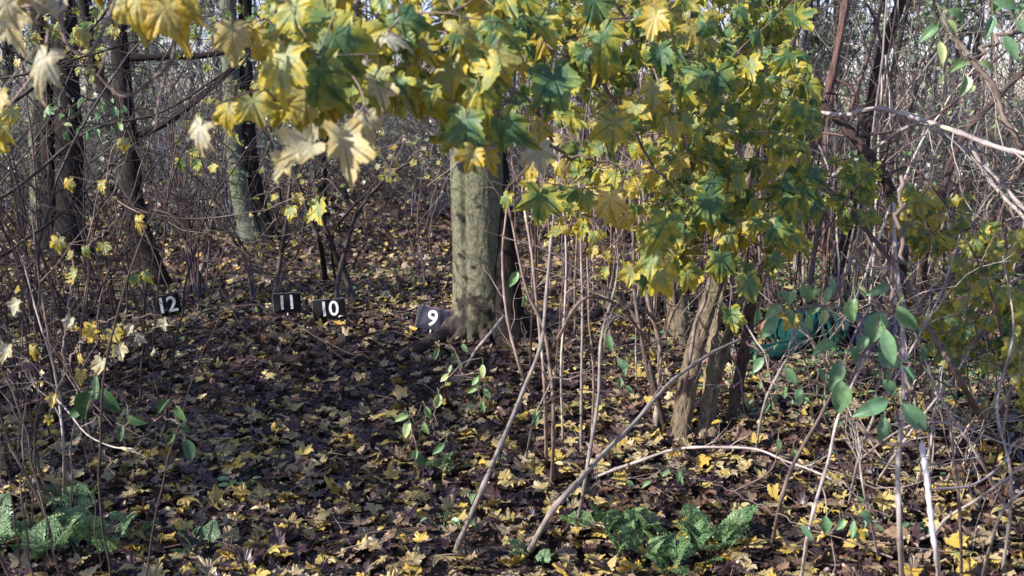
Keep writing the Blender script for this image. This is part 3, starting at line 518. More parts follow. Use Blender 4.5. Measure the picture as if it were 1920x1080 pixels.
single('fallen_branch', 'thin stem curving from the stub towards the right edge', 'branch', [(1745, 918, 2.42), (1820, 910, 2.5), (1880, 870, 2.6), (1900, 830, 2.7)], .004, .003, 'pale_twig', rooted=False, twigs=2, tl=.15)
single('fallen_branch', 'dark stem standing right of the cut white stub', 'branch', [(1805, 1080, 0), (1800, 940, 2.6), (1790, 860, 2.7), (1775, 760, 2.8)], .005, .004, 'twig_bark', twigs=3, tl=.2)
for lab, pts, r in (('pale stem leaning left across the low tangle at right', [(1590, 940, 0), (1630, 800, 2.9), (1690, 690, 3.0), (1760, 560, 3.1), (1800, 440, 3.2)], .006),
    ('slim pale stem bending right above the cut white stub', [(1900, 960, 0), (1830, 850, 3.0), (1760, 740, 3.1), (1710, 610, 3.2), (1660, 500, 3.3)], .006),
    ('bright stem running level across the right edge tangle', [(1600, 860, 0), (1700, 800, 3.1), (1800, 800, 3.1), (1880, 830, 3.0), (1960, 850, 3.0)], .005),
    ('forked pale stem standing left of the slanting sapling', [(1418, 850, 0), (1432, 760, 3.4), (1465, 690, 3.4), (1500, 640, 3.5)], .006),
    ('thin brown stem between the slanting sapling and the straight one', [(1650, 1040, 0), (1620, 920, 2.7), (1610, 820, 2.8), (1580, 740, 2.9)], .004),
    ('crooked stem rising at the far right edge', [(1880, 1080, 0), (1895, 900, 2.7), (1870, 760, 2.8), (1900, 620, 2.9), (1880, 480, 3)], .006),
    ('long stem leaning right from the low tangle into the maple leaves', [(1640, 900, 0), (1700, 820, 3.2), (1790, 700, 3.3), (1850, 590, 3.4), (1900, 450, 3.5)], .006)):
    single('sapling', lab, 'sapling', pts, r, r*.5, 'pale_twig', twigs=6, tl=.25)
single('hanging_twig', 'long pale twig hanging vertically at the left', 'twig', [(118, 925, 0), (120, 850, 2.95), (112, 760, 3.0), (98, 680, 3.0), (70, 590, 3.1), (40, 480, 3.2)], .005, .003, 'pale_twig', twigs=4, tl=.3)
single('hanging_twig', 'bright curved twig arching down over dark leaves at left', 'twig', [(95, 740, 2.95), (130, 775, 2.9), (165, 815, 2.85), (210, 836, 2.8), (252, 843, 2.75)], .0035, .002, 'pale_twig', rooted=False, twigs=2, tl=.1)
single('hanging_twig', 'pale stem curving above the cluster of white lit leaves', 'twig', [(118, 770, 3.0), (105, 690, 3.0), (85, 600, 3.0), (70, 500, 3.1), (60, 400, 3.2)], .005, .003, 'twig_bark', rooted=False, twigs=4)
single('hanging_branch', 'blurred near branch curving down from the top left', 'branch', [(115, -60, 1.5), (118, 60, 1.5), (140, 95, 1.5), (175, 92, 1.5), (200, 40, 1.5), (225, -40, 1.5)], .004, .003, 'twig_bark', rooted=False)
single('hanging_branch', 'forked reddish branch dangling between the two left dark trunks', 'branch', [(330, 60, 1.6), (318, 120, 1.6), (285, 150, 1.6), (238, 182, 1.6), (205, 165, 1.6), (180, 140, 1.6)], .004, .002, 'twig_bark', rooted=False, twigs=1, tl=.1)
single('hanging_branch', 'drooping dead twig end below the forked reddish branch', 'branch', [(318, 115, 1.6), (300, 180, 1.6), (292, 240, 1.6)], .003, .002, 'twig_bark', rooted=False)

for lab, pts, r0 in (('black branch rising to the right across the left dark trunks', [(-40, 400, 4.6), (60, 330, 4.6), (170, 245, 4.7), (300, 215, 4.8), (400, 150, 4.9), (480, 90, 5), (560, 20, 5)], .010),
    ('long thin dark branch crossing the upper left diagonally', [(-30, 500, 4), (90, 420, 4), (170, 350, 4.1), (250, 275, 4.2), (370, 190, 4.3), (470, 110, 4.4), (540, 30, 4.5)], .007),
    ('dark twig sloping down from the left edge to the trunks', [(-30, 290, 4.4), (60, 350, 4.4), (120, 410, 4.4), (190, 450, 4.5), (240, 520, 4.6)], .006),
    ('dark branch falling right from the bent trunk at left', [(240, 270, 6.5), (330, 300, 6.5), (400, 370, 6.6), (440, 440, 6.6), (470, 520, 6.7)], .012),
    ('nearly level dark branch at the top left', [(-40, 150, 4.5), (60, 135, 4.5), (170, 100, 4.6), (280, 75, 4.8), (330, 120, 5)], .009),
    ('greenish branch slanting through the top left leaves', [(-20, 210, 2.6), (60, 165, 2.6), (110, 110, 2.6), (190, 30, 2.7), (230, -50, 2.7)], .007),
    ('thin dark branch rising between pale trunk and big trunk', [(600, 470, 7.5), (660, 390, 7.5), (740, 330, 7.5), (830, 280, 7.6), (900, 260, 7.7)], .009),
    ('crooked dark twig behind the large blurred leaves', [(520, 240, 6), (560, 190, 6), (640, 150, 6), (700, 190, 6), (790, 240, 6)], .008),
    ('dark bough crossing in front of the tall reddish stems at right', [(1440, 300, 5), (1540, 330, 5), (1650, 330, 5), (1740, 300, 5), (1850, 320, 5), (1950, 300, 5)], .010)):
    single('branch', lab, 'branch', pts, r0, r0*.4, 'black_twig', rooted=False, twigs=12, tl=.5)

# mid-distance dark forked stems behind the plates
fk = thing('forked_shrub', G(520, 585), 'dark multi stemmed shrub fanning up behind the plate reading 11', 'shrub')
DK = 7.3
for pts, r0, r1 in (([(505, 590), (520, 520), (535, 430), (545, 340), (540, 250)], .020, .009), ([(478, 590), (462, 500), (430, 440), (380, 395), (320, 380)], .015, .006), ([(480, 588), (470, 500), (440, 430), (400, 340), (350, 270)], .012, .006), ([(507, 590), (535, 510), (560, 470), (572, 400), (585, 300)], .012, .006)):
    stem_on(fk, [(a, b, DK*(1+.0)) for a, b in pts], r0, r1, 'black_twig', 9, twigs=5, tl=.6)
fk = thing('forked_shrub', G(660, 612), 'dark forked stem leaning left beside the plate reading 10', 'shrub')
for pts, r0, r1 in (([(675, 612), (655, 540), (622, 460), (600, 390), (590, 320)], .024, .012), ([(628, 575), (640, 490), (670, 400), (720, 340), (790, 290)], .018, .008), ([(632, 540), (625, 440), (690, 360), (760, 280)], .012, .005), ([(612, 530), (600, 460), (585, 420), (565, 360), (540, 300)], .020, .010)):
    stem_on(fk, [(a, b, 6.9) for a, b in pts], r0, r1, 'black_twig', 9, twigs=5, tl=.6)
fk = thing('forked_shrub', G(795, 540), 'small brown forked shrub left of the big trunk', 'shrub')
for pts, r0, r1 in (([(798, 555), (790, 480), (782, 420), (790, 330)], .012, .005), ([(800, 552), (812, 500), (806, 440), (818, 350)], .010, .005), ([(800, 555), (845, 505), (850, 480)], .009, .005), ([(795, 550), (775, 470), (760, 400), (765, 340)], .008, .004)):
    stem_on(fk, [(a, b, 8.3) for a, b in pts], r0, r1, 'red_twig', 8, twigs=5, tl=.5)
fk = thing('multi_stem_shrub', G(368, 580), 'sheaf of many thin upright brown shoots right of the plate reading 12', 'shrub')
for k in range(20):
    x0 = 368+rg.normal(0, 14); a = rg.normal(0, 1); stem_on(fk, [(x0, 575+rg.uniform(-8, 8), 0), (x0+a*18, 480, 7.6), (x0+a*45, 380, 7.6), (x0+a*75+rg.normal(0, 15), 250, 7.6), (x0+a*90, 150, 7.6)], rg.uniform(.005, .010), .004, 'red_twig', 7, twigs=2, tl=.5)

# ------------------------------------------------------------ leafy boughs
def bough(name, label, skel, blobs, singles, mat='maple_leaf', T=M_HI, r0=.006, wood='twig_bark', seed=1, droop=1.0, cat='branch', face=1.0, pet=.5, group=None):
    """skel: list of polylines (px,py,D); blobs (px0,py0,px1,py1,D0,D1,n,size,rlo,rhi); singles (px,py,D,size,angle,rnd)"""
    rg = np.random.default_rng(seed); t = thing(name, P3(skel[0])[0], label, cat, group); mb = MB(); nodes = []; rads = []
    for s in skel:
        P = smooth_path(P3(s), 10+6*len(s)); P[1:-1] += rg.normal(0, .006, P[1:-1].shape); rad = np.linspace(r0, r0*.35, len(P)); tube(mb, P, rad, 7, .5); nodes += list(P); rads += list(rad)
    pos = []; tip = []; nr = []; sz = []; rn = []
    for (a, b, c, d, D0, D1, n, s, lo, hi) in blobs:
        px_ = (a+c)/2; s = s*(1.28 if px_ > 1200 and T is M_HI else 1)
        for k in range(int(n*((1.3 if px_ > 1200 else 1.65) if T is M_HI else 1.2))):
            for _ in range(6):
                px, py = rg.uniform(a, c), rg.uniform(b, d); e = ((px-(a+c)/2)/((c-a)/2))**2; g = ((py-(b+d)/2)/((d-b)/2))**2
                if e+g < 1.25+.4*rg.random(): break
            p = V(px, py, rg.uniform(D0, D1)); pos.append(p); tip.append([rg.normal(0, .55), rg.normal(0, .35)-.15, -.9*droop+rg.normal(0, .35)]); nr.append([rg.normal(-.12, .45), -face+rg.normal(0, .35), .75+rg.normal(0, .4)]); sz.append(s*.62*rg.uniform(.5, 1.12)*(.9 if T is M_HI else 1)); rn.append(np.clip(rg.uniform(lo, hi), 0, 1))
    for (px, py, D, s, ang, r) in singles:      # s: tip-to-tip size in photo pixels; px,py the middle of the leaf
        L = s/FPX*D*(.60 if T is M_HI else .80); a = R(ang); tp = np.array([math.sin(a), -.25, -math.cos(a)]); p = V(px, py, D)-tp*L*.33; pos.append(p); tip.append(tp); nr.append([rg.normal(-.1, .3), -1, .45+rg.normal(0, .3)]); sz.append(L); rn.append(r)
    pos = np.array(pos); tip = nrmz(np.array(tip)); sz = np.array(sz)
    # petioles and twigs: join every leaf to the nearest wood
    back = pos-tip*0+np.stack([rg.normal(0, .25, len(pos)), rg.normal(.1, .2, len(pos)), np.abs(rg.normal(.7, .3, len(pos)))], 1)*sz[:, None]*pet
    nd = np.array(nodes); dmin = np.min(np.linalg.norm(back[:, None]-nd[None, ::2], axis=2), axis=1); tw = mb; A = []; B = []
    nlist = list(nd)
    for i in np.argsort(dmin):
        N = np.array(nlist); dd = np.linalg.norm(N-back[i], axis=1); j = int(np.argmin(dd+.15*np.maximum(0, back[i][2]-N[:, 2]))); q = N[j]; L = dd[j]
        if L > .12:
            mid = (q+back[i])/2+rg.normal(0, .09*L, 3); P = smooth_path([q, mid, back[i]], 9); tube(tw, P, np.linspace(min(.0045, .0016+.004*L), .0013, 9), 4, rg.random()); nlist += list(P[3::2])
        elif L > .01: A.append(q); B.append(back[i])
    if A: sticks(tw, A, B, .0018, .0013, rg.random(len(A)))
    mb.build('bough', wood, t)
    lf = MB(); sticks(lf, back, pos, .0011, .0009, np.full(len(pos), .75), .06); leaves(lf, T, pos, tip, np.array(nr), sz, np.array(rn), rg); lf.build('leaves', mat, t, smooth=True)
    return t
bough('maple_branch', 'large blurred yellow green maple leaves spreading across the top centre',
      [[(700, -180, 2.3), (690, -40, 2.1), (650, 60, 1.9), (590, 130, 1.8), (520, 190, 1.75)], [(900, -160, 2.2), (860, 0, 2.05), (810, 110, 1.95), (740, 210, 1.85)], [(690, -40, 2.1), (560, -10, 1.9), (480, 60, 1.8)], [(860, 0, 2.05), (940, 90, 2.0), (960, 200, 1.9)]],
      [(500, -50, 960, 70, 1.85, 2.15, 46, .115, .1, .85), (490, 60, 620, 200, 1.7, 1.9, 10, .11, .3, .85), (620, 50, 960, 190, 1.75, 2.1, 34, .105, .1, .85), (820, 150, 960, 260, 1.8, 2, 9, .1, .2, .8)],
      [(640, 95, 1.7, 165, 25, .25), (590, 35, 1.75, 130, -60, .45), (540, 35, 1.7, 120, -30, .55), (525, 135, 1.6, 165, -15, .62), (612, 160, 1.65, 150, 20, .12), (575, 195, 1.75, 120, 5, .78), (700, 160, 1.7, 110, -20, .55), (680, 65, 1.75, 110, 60, .5), (775, 55, 1.8, 145, 40, .02), (740, 72, 1.7, 80, 80, 1.0), (712, 175, 1.7, 95, 15, .93), (765, 180, 1.8, 115, 20, .66), (800, 190, 1.8, 110, 40, .62), (870, 70, 1.8, 110, 20, .72), (850, 150, 1.85, 130, 0, .68), (925, 115, 1.8, 130, 30, .15), (940, 55, 1.8, 120, 60, .3), (870, 250, 1.75, 130, -10, .1), (882, 300, 1.7, 75, -20, .8), (918, 300, 1.8, 60, 0, .78), (960, 245, 1.8, 115, 40, .15), (648, 290, 1.5, 160, 10, .93), (560, 285, 1.5, 130, -60, .95), (535, 310, 1.5, 80, -40, .97), (690, 235, 1.6, 80, 10, .95), (480, 205, 1.7, 95, 20, .66), (425, 220, 1.75, 80, -10, .66), (370, 252, 1.6, 85, -25, 1.0), (437, 75, 1.7, 100, 5, .9), (478, 62, 1.8, 55, 20, .8)], seed=3)
bough('maple_branch', 'blue green and yellow maple leaves hanging right of the big trunk top',
      [[(1180, -180, 2.8), (1140, -20, 2.6), (1080, 90, 2.4), (1000, 180, 2.3)], [(1140, -20, 2.6), (1200, 100, 2.7), (1250, 200, 2.8), (1300, 300, 2.9)], [(1080, 90, 2.4), (1180, 240, 2.5), (1240, 330, 2.6), (1300, 380, 2.7)], [(1000, 180, 2.3), (1040, 280, 2.5), (1120, 300, 2.6), (1240, 320, 2.6)]],
      [(900, -50, 1330, 120, 2.3, 2.8, 92, .11, .0, .85), (960, 90, 1320, 230, 2.2, 2.9, 44, .10, .0, .85), (1000, 210, 1320, 400, 2.6, 3.2, 60, .09, .1, .9), (1020, 320, 1250, 440, 2.9, 3.4, 22, .085, .4, .9), (980, 300, 1010, 400, 2.9, 3.0, 3, .05, .7, .8)],
      [(1045, 165, 2.0, 130, 15, .0), (1020, 60, 2.1, 100, 40, .4), (1140, 85, 2.1, 110, 30, .3), (1030, 190, 2.2, 90, -20, .05), (1150, 250, 2.2, 100, -5, .6), (1012, 295, 2.0, 85, 5, 1.0), (1010, 385, 2.4, 105, -5, .35), (1145, 390, 2.3, 95, 0, .85), (1175, 418, 2.5, 50, 20, .82), (1100, 380, 2.7, 60, 10, .6), (992, 348, 2.6, 42, -20, .82), (948, 375, 2.6, 45, -30, .5), (1110, 472, 3.0, 32, -10, .8), (1140, 480, 3.0, 36, 10, .78), (1135, 512, 3.0, 32, 0, .5)], seed=5)
bough('maple_branch', 'dense green maple foliage in front of the coppiced stems',
      [[(1480, -160, 3.6), (1440, 60, 3.4), (1400, 220, 3.3), (1360, 360, 3.2), (1330, 480, 3.1)], [(1440, 60, 3.4), (1330, 150, 3.2), (1270, 260, 3.1), (1240, 400, 3.0)], [(1400, 220, 3.3), (1490, 330, 3.4), (1590, 370, 3.5)], [(1360, 360, 3.2), (1420, 470, 3.1), (1390, 590, 3.0)]],
      [(1270, -50, 1520, 130, 3.1, 3.6, 66, .105, .0, .7), (1260, 100, 1540, 260, 3.0, 3.5, 70, .10, .0, .75), (1240, 240, 1520, 430, 2.9, 3.3, 96, .095, .0, .75), (1190, 400, 1500, 520, 2.8, 3.2, 46, .095, .0, .75), (1480, 290, 1640, 410, 3.3, 3.7, 26, .09, .1, .6), (1600, 340, 1720, 420, 3.4, 3.7, 10, .085, .2, .7)],
      [(1345, 160, 2.6, 115, 0, .05), (1240, 435, 2.4, 115, -20, .25), (1222, 500, 2.5, 80, -10, .55), (1245, 528, 2.6, 85, 20, .6), (1182, 518, 2.7, 62, -15, .6), (1405, 540, 2.7, 75, 15, .3), (1372, 600, 2.8, 72, 10, .4), (1350, 500, 2.8, 80, 0, .2), (1330, 390, 2.7, 90, 10, .05), (1460, 440, 2.8, 85, 20, .1), (1330, 350, 2.7, 80, -30, .0), (1500, 40, 3, 80, 40, .3)], seed=7)
bough('maple_branch', 'yellow green maple leaves hanging at the right edge above the person',
      [[(2000, 200, 3.7), (1900, 330, 3.6), (1820, 420, 3.5), (1750, 480, 3.45)], [(1900, 330, 3.6), (1890, 460, 3.5), (1860, 580, 3.4), (1880, 680, 3.3)]],
      [(1690, 340, 1830, 480, 3.3, 3.7, 26, .10, .3, .8), (1780, 420, 1920, 560, 3.2, 3.7, 26, .10, .2, .8), (1720, 530, 1930, 680, 3.2, 3.7, 38, .095, .1, .75), (1880, 560, 1960, 740, 3.1, 3.5, 14, .10, .3, .8)], [(1480, 600, 3.3, 55, -30, .8), (1740, 610, 3.2, 60, 20, .5)], seed=9)
bough('maple_branch', 'pair of bright yellow maple leaves at the top left', [[(330, -160, 1.8), (300, -30, 1.65), (270, 10, 1.6)]], [(180, -80, 360, 0, 1.5, 1.8, 10, .10, .6, .9)], [(255, 25, 1.5, 120, -10, .8), (318, 35, 1.5, 115, 25, .82), (225, 20, 1.55, 70, -40, .7), (155, 70, 1.6, 50, 10, .65)], seed=11)
bough('maple_branch', 'maple leaves coloured overexposed white hanging at the top left corner', [[(20, -160, 1.5), (60, -20, 1.5), (90, 60, 1.5)]], [(0, -60, 60, 40, 1.4, 1.6, 4, .09, .9, 1)], [(75, 130, 1.45, 130, -25, 1.0), (15, 20, 1.4, 70, 10, .95), (110, 15, 1.5, 60, -10, 1.0), (0, 190, 1.5, 60, 0, .9), (0, 250, 1.6, 70, 0, .7)], seed=12)  # overexposure put into the leaf colour through the palest ramp stop
bough('maple_sapling', 'small maple leaves coloured sunlit white and yellow at the lower left', [[(95, 760, 3.0), (120, 700, 3.0), (150, 640, 3.0), (200, 600, 3.0), (300, 590, 3.0)], [(150, 640, 3.0), (240, 640, 2.95), (330, 600, 2.9)], [(95, 760, 3.0), (40, 680, 3.0), (10, 620, 3.0)], [(120, 700, 3), (130, 560, 3.1), (170, 460, 3.2), (240, 400, 3.3)]], [],  # white leaves carry their sunlight as a pale leaf colour
      [(130, 605, 2.9, 34, -20, 1.0), (175, 622, 2.9, 52, 10, .8), (215, 628, 2.9, 44, 30, .72), (262, 637, 2.9, 30, 0, 1.0), (243, 618, 2.9, 28, -20, 1.0), (308, 608, 2.9, 30, 10, 1.0), (226, 660, 2.9, 44, 20, .93), (190, 688, 2.9, 50, -10, .97), (152, 706, 2.9, 38, 0, .85), (150, 675, 2.9, 28, 10, .85), (60, 660, 2.9, 42, 0, .8), (12, 662, 2.8, 46, -10, .97), (30, 575, 2.8, 40, -20, 1.0), (145, 752, 2.9, 30, 20, .9), (100, 750, 2.9, 36, -10, .8), (92, 788, 2.9, 26, 0, .6), (258, 420, 3.1, 48, -5, .75), (232, 272, 3.1, 34, 5, .7), (107, 458, 3.0, 40, -10, .7), (195, 466, 3.0, 34, 10, .65), (160, 472, 3.0, 30, 10, .5), (140, 518, 3.0, 42, -5, .6), (132, 478, 3, 22, 0, .65), (275, 520, 3.1, 34, 20, .45), (250, 525, 3.1, 34, -20, .4), (192, 350, 3.1, 32, 0, .75), (128, 346, 3.1, 34, 0, .8), (600, 398, 3.2, 68, 5, .55), (545, 400, 3.2, 40, -10, .55), (560, 375, 3.2, 34, 15, .75)], r0=.004, seed=13)
bough('maple_branch', 'scattered pale leaves hanging between pale trunk and big trunk', [[(470, -80, 5), (560, 60, 5), (640, 200, 5.2), (760, 250, 5.4)], [(640, 200, 5.2), (600, 330, 5.2), (520, 350, 5)]], [(660, 240, 830, 340, 5, 6.5, 30, .055, .3, 1), (480, 300, 660, 400, 4.8, 6, 12, .055, .2, .7), (460, 380, 560, 480, 6, 7, 8, .055, .3, .7)], [], T=M_MID, seed=15)
OVS = dict(mat='green_leaf', T=OV, cat='shrub')
bough('broadleaf_shrub', 'large oval green leaves hanging in front of the person in green',
      [[(1690, 330, 2.7), (1685, 480, 2.55), (1660, 600, 2.4), (1600, 700, 2.3), (1560, 780, 2.3)], [(1660, 600, 2.4), (1700, 720, 2.3), (1690, 800, 2.25)], [(1600, 480, 2.6), (1560, 560, 2.5), (1470, 590, 2.4)]], [(1490, 520, 1560, 600, 2.3, 2.6, 4, .07, .2, .6)],
      [(1645, 605, 2.3, 80, -20, .2), (1695, 590, 2.3, 78, 40, .3), (1665, 640, 2.25, 90, 10, .2), (1655, 540, 2.35, 55, -70, .2), (1600, 575, 2.35, 60, -10, .5), (1552, 650, 2.3, 62, -70, .3), (1570, 695, 2.25, 75, -20, .2), (1577, 735, 2.2, 80, -5, .3), (1662, 672, 2.3, 62, 50, .0), (1645, 760, 2.2, 85, -75, .05), (1708, 775, 2.2, 85, 45, .1), (1657, 798, 2.15, 62, -10, .1), (1665, 722, 2.3, 50, 40, .0), (1500, 738, 2.4, 46, -10, .3), (1425, 680, 2.5, 44, -40, .3), (1480, 700, 2.5, 46, 30, .2), (1445, 607, 2.4, 66, -40, .3), (1470, 555, 2.4, 46, 60, .3), (1480, 590, 2.4, 46, 30, .45), (1545, 590, 2.35, 36, 0, .8), (1552, 548, 2.4, 44, -20, .4), (1690, 555, 2.4, 30, 0, .9), (1665, 700, 2.3, 40, 0, .1), (1420, 590, 2.5, 40, 0, .3), (1510, 545, 2.5, 46, 20, .4), (1530, 575, 2.5, 40, -40, .3), (1455, 580, 2.5, 50, -60, .6), (1620, 640, 2.3, 50, -40, .2), (1600, 660, 2.3, 46, 30, .15), (1540, 700, 2.3, 40, 20, .3), (1700, 700, 2.3, 50, 30, .0), (1560, 530, 2.5, 40, 0, .3), (1730, 660, 2.5, 44, 20, .3), (1615, 545, 2.4, 30, 50, .8)], seed=17, **OVS)
bough('broadleaf_shrub', 'pale oval leaves against the sky at the top right', [[(1860, -120, 2.4), (1870, 0, 2.3), (1880, 60, 2.25)], [(1960, 40, 2.3), (1880, 70, 2.25), (1820, 110, 2.2), (1780, 60, 2.2)]], [(1860, -60, 1960, 10, 2.2, 2.4, 8, .07, .2, .7)],
      [(1764, 92, 2.2, 56, 5, 1.0), (1790, 25, 2.2, 50, 70, .5), (1783, 48, 2.2, 46, 30, .9), (1748, 55, 2.25, 46, -60, .3), (1803, 120, 2.2, 44, -60, .5), (1808, 155, 2.15, 52, -10, .6), (1848, 122, 2.15, 46, 75, .9), (1893, 82, 2.15, 66, 25, .2), (1858, 45, 2.2, 46, -20, .1), (1880, 5, 2.2, 60, 80, .3), (1910, 45, 2.2, 40, 30, .2)], seed=19, **OVS)
bough('honeysuckle', 'thin stem with small pale green leaves below the big trunk', [[(905, 690, 3.6), (850, 705, 3.4), (830, 720, 3.2), (815, 790, 3.1), (830, 850, 3.05)], [(815, 790, 3.1), (770, 800, 3.05)], [(905, 690, 3.6), (900, 730, 3.5), (905, 770, 3.45)]], [],
      [(765, 800, 3.0, 44, -20, .9), (757, 782, 3.0, 36, -70, .7), (797, 800, 3.0, 32, 10, .5), (800, 770, 3.0, 32, 20, .5), (826, 838, 2.9, 40, -50, .4), (780, 850, 2.95, 26, -10, .5), (821, 748, 3.1, 36, -10, .95), (836, 706, 3.2, 28, -50, 1.0), (905, 692, 3.3, 34, 0, .95), (890, 728, 3.4, 30, -60, .6), (893, 712, 3.4, 26, -40, .5), (912, 735, 3.4, 28, 30, .5), (905, 760, 3.4, 30, 0, .5), (820, 660, 4.3, 30, -20, .3), (850, 668, 4.3, 26, 20, .5), (845, 690, 4.3, 24, -20, .6), (870, 650, 4.4, 26, 30, .5), (862, 680, 4.3, 24, 20, .6)], r0=.0025, seed=21, **OVS)
bough('honeysuckle', 'thin stem of round green leaves right of the pale sapling clump', [[(1140, 560, 3.5), (1145, 640, 3.4), (1165, 680, 3.4), (1170, 740, 3.35)]], [], [(1143, 638, 3.3, 44, 0, .2), (1165, 680, 3.3, 34, 60, .1), (1170, 690, 3.3, 30, 10, .2), (1162, 715, 3.3, 30, 0, .2), (1178, 728, 3.3, 26, 40, .3), (965, 518, 3.8, 40, -30, .4), (983, 560, 3.9, 28, 0, .7), (1005, 780, 3.3, 40, 0, .4), (945, 855, 3.1, 18, 20, .3)], r0=.0025, seed=22, **OVS)
bough('honeysuckle', 'low trailing stem of small leaves beneath the slanting sapling stems', [[(1560, 1000, 2.6), (1590, 960, 2.6), (1630, 960, 2.55)], [(1560, 1000, 2.6), (1450, 960, 2.75), (1330, 905, 2.85), (1250, 880, 2.9)], [(1250, 880, 2.9), (1280, 850, 2.9), (1290, 800, 3)]], [(1230, 870, 1300, 900, 2.8, 2.9, 4, .045, .3, .7), (1560, 930, 1650, 1000, 2.5, 2.6, 6, .05, .2, .5)], [(1548, 980, 2.55, 46, 0, .2), (1510, 995, 2.55, 44, 40, .1), (1600, 988, 2.5, 44, -10, .2), (1622, 968, 2.5, 44, 70, .2), (1272, 888, 2.8, 28, 0, .4), (1250, 885, 2.8, 26, -50, .4), (1215, 905, 2.8, 26, -70, .5), (1180, 905, 2.85, 24, 50, .4), (1460, 830, 2.9, 30, 0, .4), (1490, 850, 2.9, 30, 20, .5)], r0=.002, seed=23, **OVS)
bough('bramble', 'dark green bramble leaves drooping over shaded litter at left', [[(215, 890, 2.9), (190, 830, 2.9), (175, 760, 2.9), (170, 700, 2.9)], [(230, 800, 2.8), (290, 780, 2.75), (340, 800, 2.7), (345, 840, 2.7)]], [],
      [(165, 750, 2.7, 80, -20, .2), (200, 745, 2.75, 70, 30, .1), (180, 720, 2.8, 60, 0, .3), (252, 785, 2.7, 46, 70, .3), (228, 808, 2.7, 42, -10, .2), (308, 757, 2.7, 44, -40, .9), (335, 770, 2.7, 46, 30, .8), (342, 800, 2.65, 34, 60, .2), (320, 820, 2.65, 36, -30, .3), (352, 838, 2.6, 56, 15, .2), (145, 770, 2.75, 44, -60, .1)], mat='bramble_leaf', T=OV, cat='bramble', r0=.0025, seed=25)
bough('broadleaf_shrub', 'green leaved twig in front of the left dark trunks', [[(90, 180, 4.2), (130, 220, 4.2), (200, 235, 4.2), (240, 240, 4.2)]], [(80, 180, 235, 260, 4.1, 4.4, 30, .075, .0, .7)], [(125, 233, 4.0, 22, 80, 1.0)], r0=.004, seed=26, wood='black_twig', **OVS)
bough('maple_branch', 'small dull leaves along the branches at the upper left', [[(-30, 300, 3.6), (-60, 180, 4), (-40, 60, 4.5)], [(-40, 60, 4.5), (60, 120, 4.6), (200, 200, 4.8), (300, 200, 5)], [(-30, 300, 3.6), (20, 250, 3.6)]], [(-20, 10, 220, 150, 4.2, 5.6, 46, .08, .2, .9), (300, 60, 520, 200, 4.6, 6, 22, .08, .2, .8), (-20, 200, 40, 330, 3.3, 3.8, 6, .08, .5, .9), (330, 200, 470, 330, 5, 6, 14, .08, .2, .7), (200, 0, 520, 80, 6, 7, 30, .09, .0, .6)], [], T=M_MID, wood='black_twig', seed=27)
bough('broadleaf_shrub', 'small green leaves scattered through the tangled stems on the right', [[(1400, 640, 3.8), (1480, 700, 3.8), (1560, 720, 3.8), (1700, 700, 3.9)], [(1700, 700, 3.9), (1820, 620, 4), (1900, 520, 4.2)], [(1700, 700, 3.9), (1680, 500, 4.6), (1640, 320, 5.5)], [(1640, 320, 5.5), (1750, 250, 5.5), (1880, 300, 5.5)]], [(1390, 640, 1560, 760, 3.2, 4.2, 22, .05, .1, .6), (1750, 540, 1920, 720, 4, 5, 40, .06, .0, .7), (1560, 250, 1920, 520, 5.2, 7.5, 130, .06, .2, 1), (1720, 60, 1920, 240, 5, 7, 60, .06, .2, 1)], [], seed=28, **OVS)
bough('broadleaf_shrub', 'yellowing leaves in the thicket behind the maple foliage right of centre', [[(1050, 380, 5), (1150, 420, 5.2), (1230, 420, 5.4), (1420, 300, 5.4)], [(1050, 380, 5), (1080, 480, 5)]], [(1000, 330, 1200, 430, 4.6, 6, 40, .06, .6, 1), (960, 440, 1240, 640, 5, 6.5, 18, .05, .3, .9)], [], T=M_MID, mat='maple_leaf', cat='shrub', seed=29)

# unseen trees added left of the view so their crowns shade the hollow
def shade_tree(x, y, h, rx, rz, n, label, seed):
    g = np.random.default_rng(seed); t = thing('maple_tree', (x, y, float(Z(x, y))), label, 'tree'); mb = MB(); P = smooth_path([(x, y, -.1), (x+.05, y, h*.5), (x, y+.05, h+.6)], 24); tube(mb, P, np.linspace(.09, .03, 24), 12, .5, bump=.04, rg=g); mb.build('trunk', 'grey_bark', t)
    cr = MB(); nodes = []
    for q in range(14):
        a = q*2.4; i = int(g.uniform(10, 23)); grow(cr, P[i], (math.cos(a), math.sin(a), .35), rx*g.uniform(.7, 1.1), .02, g, 2, 4, .15, .02, nodes, kids=4, seg=6)
    u = nrmz(g.normal(size=(n, 3)))*(g.random((n, 1))**.4); pos = np.array([x, y, h])+u*[rx, rx, rz]; k = np.sin(pos[:, 0]*4.1+1)+np.sin(pos[:, 1]*3.7)+np.sin(pos[:, 2]*4.4+2); pos = pos[k > -1.0]; n = len(pos)
    lf = MB(); leaves(lf, M_LO, pos, np.stack([g.normal(0, 1, n), g.normal(0, 1, n), g.uniform(-1.5, .2, n)], 1), np.stack([g.normal(-.3, .6, n), g.normal(-.4, .6, n), np.ones(n)], 1), g.uniform(.07, .12, n), g.random(n)*.8, g); c = cr.build('crown', 'dark_bark', t); lf.build('leaves', 'maple_leaf', c)
shade_tree(-5.9, 2.0, 2.45, 1.4, .85, 1500, 'dense young maple added out of view to shade the hollow', 31)
shade_tree(-9.4, 3.2, 4.0, 1.6, 1.2, 1000, 'tall loose maple added farther left out of view for dappled shade', 32)

